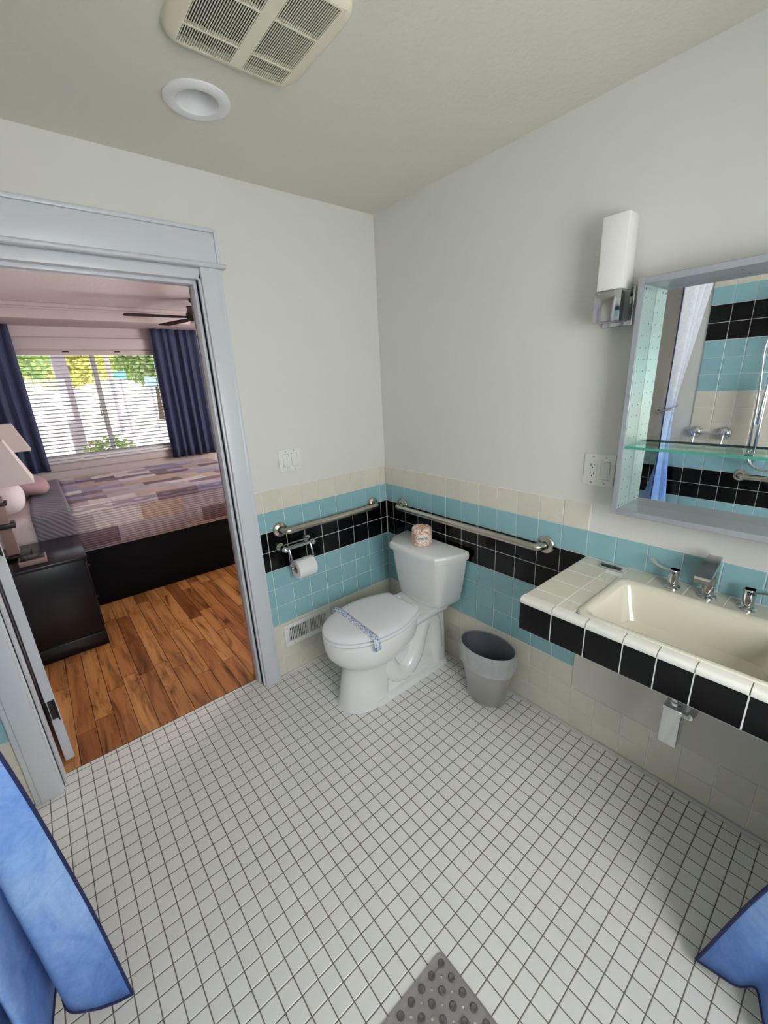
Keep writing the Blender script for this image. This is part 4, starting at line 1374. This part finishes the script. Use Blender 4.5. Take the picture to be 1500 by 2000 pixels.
bl = empty('window_blind', ((WX0 + WX1) / 2, FY_ + .0, WZ1))
part(B().rbox(WX0 + .006, WX1 - .006, FY_ - .016, FY_ + .026, WZ1 - .048, WZ1 - .002, .003), 'head_rail', 'bedpaint', bl)
for x in (-1.16, -.68):
    part(B().rbox(x - .03, x + .03, FY_ - .018, FY_ - .010, WZ1 - .020, WZ1 - .008, .002), 'clip', 'brown', bl)
ns = 26
step = (WZ1 - .055 - WZ0 - .03) / ns
sdat = None
for k in range(ns):
    z = WZ0 + .034 + step * (k + .5)
    if sdat is None:
        b = B()
        b.loft([[(WX0 + .008, dy, zc + h_) for dy, zc in ((-.019, -.0025), (-.008, .001), (.006, .001), (.019, -.0025))] + [(WX0 + .008, dy, zc + h_ - .0032) for dy, zc in ((.019, -.0025), (.006, .001), (-.008, .001), (-.019, -.0025))] for h_ in (0,)] +
               [[(WX1 - .008, dy, zc) for dy, zc in ((-.019, -.0025), (-.008, .001), (.006, .001), (.019, -.0025))] + [(WX1 - .008, dy, zc - .0032) for dy, zc in ((.019, -.0025), (.006, .001), (-.008, .001), (-.019, -.0025))]])
        sdat = fix(b.build('slat', 'slat_shaded', None, True, 60))
        o = sdat
    else:
        o = bpy.data.objects.new('slat', sdat.data)
        COL.objects.link(o)
    o.location = (0, FY_ + .004, z)
    o.rotation_euler = (R(7), 0, 0)
    adopt(bl, o)
part(B().rbox(WX0 + .008, WX1 - .008, FY_ - .014, FY_ + .022, WZ0 + .002, WZ0 + .026, .003), 'bottom_rail', 'vinyl', bl)
for x in (-1.5, -.935, -.42):
    for dy in (-.017, .025):
        part(B().tube([(x, FY_ + dy, WZ0 + .02), (x, FY_ + dy, WZ1 - .04)], .0011, 5), 'ladder_cord', 'vinyl', bl)
tag(bl, 'white horizontal slat blind hanging in the bedroom window', 'blind')

def drape_panel(x0, x1, y, z0, z1, nf, label, flare=0.):
    secs = []
    n = nf * 4 + 1
    rn = random.Random(label)
    jx = [rn.uniform(-.010, .010) for _ in range(n)]
    ja = [rn.uniform(.45, 1.25) for _ in range(n)]
    for z, amp, sp in ((z1, .018, 1.0), ((z0 + z1) / 2, .030, 1.01), (z0, .036, 1.03)):
        xc = (x0 + x1) / 2
        pts = []
        for k in range(n):
            t = k / (n - 1)
            x = xc + (x0 + (x1 - x0) * t - xc) * sp + (jx[k] if 0 < k < n - 1 else 0)
            pts.append((x, y + amp * ja[k] * math.sin(k * math.pi / 2 + .6 * math.sin(k * .7)), z))
        secs.append(pts)
    secs2 = [catmull(s_, nf * 14) for s_ in secs]
    g = [catmull([s_[i] for s_ in secs2], 16) for i in range(nf * 14 + 1)]
    b = B()
    nu, nv = nf * 14, 16
    b.add([g[i][j] for j in range(nv + 1) for i in range(nu + 1)], [(j * (nu + 1) + i, j * (nu + 1) + i + 1, (j + 1) * (nu + 1) + i + 1, (j + 1) * (nu + 1) + i) for j in range(nv) for i in range(nu)])
    o = b.build('bedroom_curtain', 'drape', None, True, 180)
    md = o.modifiers.new('thick', 'SOLIDIFY')
    md.thickness = .002
    tag(o, label, 'curtain', 'navy bedroom curtains')
    return o
drape_panel(-.335, .195, 3.765, .795, 2.305, 6, 'navy bedroom curtain hanging right of the window')
drape_panel(-2.15, -1.575, 3.765, .835, 2.305, 6, 'navy bedroom curtain hanging left of the window behind the lamps')

# bed
BY0, BY1, BHX, BFX = 1.800, 3.30, -2.14, .02
bd_ = empty('bed', ((BHX + BFX) / 2, 2.55, 0))
part(B().rbox(BHX, BFX - .03, 1.788, BY1 - .02, .0, .475, .006), 'base', 'bedbase', bd_)
part(B().rbox(BHX + .02, BFX - .01, BY0 + .005, BY1 - .02, .475, .785, .05, 4), 'mattress', 'linen', bd_)
def cover(x0, x1, y0, y1, zt, zb, off, nx=40, ny=34, seed=1, foot=False):
    """cloth over the mattress, hanging down the near side"""
    rnd = random.Random(seed)
    prof = []
    r = .05
    prof.append((y0 - off, zb))
    prof.append((y0 - off - .002, (zb + zt) / 2))
    prof.append((y0 - off, zt - r))
    for k in range(1, 6):
        a = R(90 * k / 6)
        prof.append((y0 - off + r * (1 - math.cos(a)), zt - r + r * math.sin(a)))
    for k in range(ny):
        prof.append((y0 + r + (y1 - y0 - 2 * r) * k / (ny - 1), zt))
    for k in range(1, 6):
        a = R(90 * k / 6)
        prof.append((y1 + off - r + r * math.sin(a), zt - r + r * math.cos(a)))
    prof.append((y1 + off, zt - .2))
    rings = []
    for i in range(nx + 1):
        x = x0 + (x1 - x0) * i / nx
        drop = 0
        if foot and i > nx - 4:
            drop = (0, .008, .03, .09)[i - (nx - 3)]
        rings.append([(x, y + .0015 * math.sin(x * 31 + z * 9), z - drop + (.0025 * math.sin(x * 17 + y * 13) if z > zt - .001 else 0)) for y, z in prof])
    return B().loft(rings, False, False, False)
q = part(cover(-1.545, BFX, BY0, BY1, .805, .468, .018, 44, foot=True), 'quilt', 'quilt', bd_)
md = q.modifiers.new('thick', 'SOLIDIFY')
md.thickness = .008
q = part(cover(-1.77, -1.54, BY0, BY1, .812, .468, .024, 10, seed=3), 'quilt_border', 'coverlet', bd_)
md = q.modifiers.new('thick', 'SOLIDIFY')
md.thickness = .008
q = part(cover(-2.10, -1.762, BY0, BY1, .795, .60, .010, 12, seed=5), 'sheet', 'linen', bd_)
hbd = empty('headboard', (BX0 + .04, 2.55, 0))
part(B().rbox(BX0 + .005, BHX - .005, 1.75, BY1 + .04, .45, 1.12, .01), 'panel', 'blackwood', hbd)
for y_ in (1.80, BY1 - .01):
    part(B().rbox(BX0 + .01, BHX - .01, y_ - .03, y_ + .03, 0, .45, .004), 'leg', 'blackwood', hbd)
tag(hbd, 'black bed headboard standing behind the pillows', 'headboard')
tag(bd_, 'bed with a striped patchwork quilt and black base below the window', 'bed')

def pillow(loc, rot, sx, sy, sz, mat, label):
    b = B()
    n, m = 24, 12
    rings = []
    for j in range(m + 1):
        v = -math.pi / 2 + math.pi * j / m
        ring = []
        for k in range(n):
            a = 2 * math.pi * k / n
            c, s_ = math.cos(a), math.sin(a)
            e = .55
            ring.append((sx * math.copysign(abs(c) ** e, c) * math.cos(v) ** .45, sy * math.copysign(abs(s_) ** e, s_) * math.cos(v) ** .45, sz * math.sin(v)))
        rings.append(ring)
    b.loft(rings)
    o = b.build('pillow', mat, None, True, 180)
    o.location = loc
    o.rotation_euler = rot
    tag(o, label, 'pillow', 'pillows on the bed')
    return o
pillow((-1.925, 2.06, .915), (0, R(-4), 0), .15, .25, .098, 'linen', 'white pillow at the near side of the bed head below the lampshade')
pillow((-1.775, 2.60, .912), (0, R(12), R(4)), .155, .22, .070, 'pinkpillow', 'dusty pink cushion lying in front of the white pillows')
pillow((-1.950, 3.08, .915), (0, R(-4), 0), .13, .20, .098, 'linen', 'white pillow at the far side of the bed head')

# nightstands
def nightstand(x0, x1, y0, y1, h, label):
    r = empty('nightstand', ((x0 + x1) / 2, (y0 + y1) / 2, 0))
    part(B().rbox(x0, x1 - .008, y0 + .008, y1 - .008, .055, h - .022, .003), 'carcass', 'blackwood', r)
    part(B().rbox(x0, x1 + .012, y0 - .008, y1 + .008, h - .022, h, .004), 'top', 'blackwood', r)
    part(B().rbox(x0, x1 + .004, y0 - .002, y1 + .002, 0, .10, .006), 'plinth', 'blackwood', r)
    for z0, z1 in ((.13, .34), (.36, .59)):
        d = part(B().rbox(x1 - .010, x1 + .006, y0 + .02, y1 - .02, z0, z1, .003), 'drawer', 'blackwood', r)
        kb_ = B().lathe([(.0, .022), (.012, .018), (.009, .008), (.006, 0)], (x1 + .006, (y0 + y1) / 2, (z0 + z1) / 2), 'X', 14).build('knob', 'chrome', None, True)
        kb_.parent = d
    tag(r, label, 'nightstand', 'black nightstands')
    return r
nightstand(-2.21, -1.553, 1.137, 1.70, .640, 'black nightstand standing in the doorway view before the bed')
nightstand(-2.21, -1.70, 3.36, 3.70, .640, 'black nightstand beyond the bed below the left curtain')
def lamp_thing(x, y, z, label, sx=.205, sy=.155):
    r = empty('table_lamp', (x, y, z))
    part(B().rbox(x - .085, x + .085, y - .075, y + .075, z, z + .028, .003), 'base', 'blackwood', r)
    part(B().rbox(x - .030, x + .030, y - .03, y + .03, z + .028, z + .40, .002), 'post', 'lampwood', r)
    part(B().rbox(x - .052, x + .052, y - .05, y + .05, z + .20, z + .232, .003), 'collar', 'hinge', r)
    part(B().rbox(x - .045, x + .045, y - .045, y + .045, z + .345, z + .365, .003), 'upper_collar', 'hinge', r)
    part(B().tube([(x, y, z + .40), (x, y, z + .52)], .008, 10), 'stem', 'hinge', r)
    zb_, zt_ = z + .475, z + .735
    s_ = B()
    kk = .56
    lo_ = [(x - sx, y - sy, zb_), (x + sx, y - sy, zb_), (x + sx, y + sy, zb_), (x - sx, y + sy, zb_)]
    hi = [(x - sx * kk, y - sy * kk, zt_), (x + sx * kk, y - sy * kk, zt_), (x + sx * kk, y + sy * kk, zt_), (x - sx * kk, y + sy * kk, zt_)]
    s_.loft([lo_, hi], False, False)
    o = part(s_, 'shade', 'shade', r, False)
    md = o.modifiers.new('thick', 'SOLIDIFY')
    md.thickness = .004
    tag(r, label, 'table lamp', 'bedside lamps')
    return r
lamp_thing(-1.89, 1.45, .640, 'bedside lamp with tapered shade on the nearer nightstand')
lamp_thing(-1.88, 3.53, .640, 'bedside lamp seen above the nearer lampshade before the curtain')
bk = empty('wooden_box', (-1.80, 1.26, .64))
part(B().rbox(-1.868, -1.735, 1.200, 1.320, .6405, .672, .003), 'body', 'lampwood', bk)
part(B().rbox(-1.862, -1.741, 1.206, 1.314, .672, .678, .002), 'lid', 'blackwood', bk)
tag(bk, 'small flat wooden box on the nightstand edge', 'box')

# ceiling fan
cf = empty('ceiling_fan', (-.125, 2.60, H))
fx, fyy = -.125, 2.60
part(B().lathe([(.065, 0), (.062, -.02), (.03, -.05), (.014, -.052), (.014, -.10)], (fx, fyy, H), 'Z', 24), 'canopy', 'hinge', cf)
part(B().lathe([(.02, -.09), (.095, -.105), (.11, -.14), (.105, -.175), (.06, -.20)], (fx, fyy, H), 'Z', 28, (False, True)), 'motor', 'hinge', cf)
part(B().lathe([(.075, -.20), (.085, -.215), (.07, -.25), (.03, -.27), (.0, -.272)], (fx, fyy, H), 'Z', 24), 'light_bowl', 'opal', cf)
for k in range(5):
    a = R(178 + 72 * k)
    d, n = Vector((math.cos(a), math.sin(a), 0)), Vector((-math.sin(a), math.cos(a), 0))
    o = Vector((fx, fyy, H - .165))
    b = B()
    rings = []
    for t, w_ in ((.15, .045), (.25, .055), (.45, .062), (.60, .064), (.63, .055), (.64, .03)):
        c = o + d * t
        tl_ = Vector((0, 0, .001))
        rings.append([c - n * w_ - tl_, c + n * w_ + tl_, c + n * w_ + tl_ + Vector((0, 0, .006)), c - n * w_ - tl_ + Vector((0, 0, .006))])
    b.loft(rings)
    bo_ = fix(b.build('blade', 'brown', None))
    adopt(cf, bo_)
    part(B().rbox(-.018, .018, -.018, .018, -.004, .004, .001, 1).tube([o + d * .09, o + d * .20], .010, 8), 'blade_arm', 'hinge', cf) if False else part(B().tube([o + d * .09 + Vector((0, 0, .004)), o + d * .20 + Vector((0, 0, .004))], .010, 8), 'blade_arm', 'hinge', cf)
tag(cf, 'dark brown ceiling fan showing one blade past the door casing', 'ceiling fan')

# ------------------------------------------------------------------ outside the bedroom window
gz = -.25
tag(struct(B().box(-30, 34, FY_ + .13, 70, gz - .2, gz).build('ground', 'gravel'), 'sunlit pale paving outside the window'), 'sunlit pale paving outside the window', None)
pc = empty('porch_column', (-1.10, 6.0, gz))
part(B().rbox(-1.185, -1.015, 5.915, 6.085, gz + .16, 3.0, .008), 'shaft', 'extw', pc)
part(B().rbox(-1.21, -.99, 5.89, 6.11, gz, gz + .16, .01), 'plinth', 'extw', pc)
part(B().rbox(-1.21, -.99, 5.89, 6.11, 3.0, 3.139, .01), 'capital', 'extw', pc)
tag(pc, 'white square porch column outside the bedroom window', 'column')

pr_ = empty('shading_roof', (0, 5.2, 3.14))  # roof added out of view to keep sky light off the column
part(B().rbox(-6, 6, FY_ + .13, 6.35, 3.14, 3.20, .01), 'soffit', 'extw', pr_)
part(B().rbox(-6, 6, 5.9, 6.1, 3.0, 3.14, .01), 'beam', 'extw', pr_) if False else None
part(B().rbox(-6, 6, FY_ + .13, 6.4, 3.20, 3.30, .01), 'roof', 'extw', pr_)
tag(pr_, 'unseen porch roof added to shade the porch column', 'roof')

def foliage(cx, cy, cz, rx, ry, rz, n, size, rnd):
    b = B()
    for _ in range(n):
        while True:
            p = Vector((rnd.uniform(-1, 1), rnd.uniform(-1, 1), rnd.uniform(-1, 1)))
            if .25 < p.length < 1:
                break
        c = Vector((cx + p.x * rx, cy + p.y * ry, cz + p.z * rz))
        a = Vector((rnd.gauss(0, 1), rnd.gauss(0, 1), rnd.gauss(0, .6))).normalized()
        u = a.cross(Vector((rnd.gauss(0, 1), rnd.gauss(0, 1), rnd.gauss(0, 1)))).normalized()
        s_ = size * rnd.uniform(.6, 1.2)
        b.add([c - a * s_, c + u * s_ * .45, c + a * s_, c - u * s_ * .45], [(0, 1, 2, 3)])
    return b
rnd = random.Random(4)
fb = empty('flowering_bush', (-.86, 5.0, gz))
f_ = part(foliage(-.84, 5.0, .74, .36, .28, .33, 1300, .04, rnd), 'foliage', 'leaf', fb, False)
f_['kind'] = 'stuff'
f_ = part(foliage(-1.0, 4.85, .90, .16, .15, .12, 26, .03, rnd), 'flowers', 'petal', fb, False)
f_['kind'] = 'stuff'
for k in range(7):
    a = k * .9
    part(B().tube(catmull([(-.86 + .03 * math.cos(a), 5.0 + .03 * math.sin(a), gz), (-.86 + .1 * math.cos(a), 5 + .08 * math.sin(a), .2), (-.86 + .25 * math.cos(a), 5 + .18 * math.sin(a), .7)], 8), .008, 6), 'stem', 'bark', fb)
tag(fb, 'green bush with pink flowers below the bedroom window', 'bush')
def tree(x, y, h, r, mat, n, size, label):
    t = empty('tree', (x, y, gz))
    part(B().tube(catmull([(x, y, gz), (x + .1, y, gz + h * .3), (x - .05, y + .1, gz + h * .6), (x, y, gz + h * .85)], 12), [.22 - .014 * k for k in range(13)], 10), 'trunk', 'bark', t)
    for k in range(5):
        a = k * 1.3
        part(B().tube(catmull([(x, y, gz + h * .45), (x + r * .4 * math.cos(a), y + r * .4 * math.sin(a), gz + h * .6), (x + r * .75 * math.cos(a), y + r * .75 * math.sin(a), gz + h * .72)], 8), .05, 6), 'branch', 'bark', t)
    f = part(foliage(x, y, gz + h * .68, r, r, h * .34, n, size, rnd), 'foliage', mat, t, False)
    f['kind'] = 'stuff'
    tag(t, label, 'tree', 'trees across the road')
    return t
tree(-2.2, 15.0, 5.6, 2.0, 'leaf', 2600, .16, 'leafy green tree left of the porch column')
tree(.35, 27.0, 6.4, 2.4, 'leaf2', 3000, .26, 'yellow-green tree across the road behind the column')
tree(5.6, 31.0, 6.6, 2.4, 'leaf', 3000, .28, 'green tree across the road in the right window pane')
tree(3.7, 44.0, 8.4, 4.2, 'leaf2', 2600, .32, 'pale green tree farthest right across the road')
lp = empty('street_light', (1.78, 22, gz))
part(B().tube([(1.78, 22, gz), (1.78, 22, 6.5)], .09, 12), 'pole', 'extw', lp)
part(B().tube([(1.78, 22, 6.45), (1.0, 21.6, 6.8)], .06, 8), 'arm', 'extw', lp)
part(B().rbox(.6, 1.1, 21.45, 21.7, 6.74, 6.88, .03), 'head', 'extw', lp)
tag(lp, 'white street light pole across the road', 'street light')
def sign(x, y, z, w, h, mat, label):
    s_ = empty('road_sign', (x, y, gz))
    part(B().tube([(x, y, gz), (x, y, z)], .05, 10), 'post', 'extw', s_)
    part(B().rbox(x - w / 2, x + w / 2, y - .10, y - .05, z - h / 2, z + h / 2, .02), 'board', mat, s_)
    tag(s_, label, 'sign')
sign(2.0, 21.0, 2.40, .5, .32, 'teal', 'teal sign board across the road')
sign(3.2, 21.0, 2.05, .5, .45, 'sblue', 'pale blue sign board at the right of the window')
def car(x, y, rz, label):
    c = empty('parked_car', (x, y, gz))
    L, Wd = 4.3, 1.7
    prof = [(-2.15, .35), (-2.12, .75), (-1.3, .92), (-.75, 1.38), (.75, 1.42), (1.35, .98), (2.05, .88), (2.15, .6), (2.12, .35)]
    b = B()
    b.loft([[(px, s_ * Wd / 2 * (1 if i == 0 else .94), pz) for px, pz in prof] for i, s_ in ((1, -1), (0, -1), (0, 1), (1, 1))])
    o1 = fix(b.build('body', 'carw', c, True, 30))
    b = B()
    for s_ in (-1, 1):
        b.box(-1.05, -.05, s_ * Wd / 2 - .01, s_ * Wd / 2 + .012, .96, 1.28).box(.05, .95, s_ * Wd / 2 - .01, s_ * Wd / 2 + .012, .96, 1.28)
    b.build('window', 'carg', c)
    for px in (-1.35, 1.35):
        for s_ in (-1, 1):
            B().lathe([(.0, -.1), (.32, -.1), (.34, 0), (.32, .1), (.0, .1)], (px, s_ * (Wd / 2 - .06), .34), 'Y', 20).build('wheel', 'tyre', c, True)
    c.rotation_euler = (0, 0, rz)
    tag(c, label, 'car')
car(-3.4, 19.5, R(8), 'white car parked left of the porch column outside')

# ------------------------------------------------------------------ whole-scene tidy-up
for o in list(bpy.data.objects):
    if o.type == 'MESH' and o.data.users == 1 and o.name.split('.')[0] not in ('floor_tile_field', 'wall_tile_field', 'foliage', 'flowers', 'peg_hole') and len(o.data.polygons) < 6000:
        bm = bmesh.new()
        bm.from_mesh(o.data)
        if all(e.is_manifold for e in bm.edges):
            bmesh.ops.recalc_face_normals(bm, faces=bm.faces[:])
            bm.to_mesh(o.data)
        bm.free()
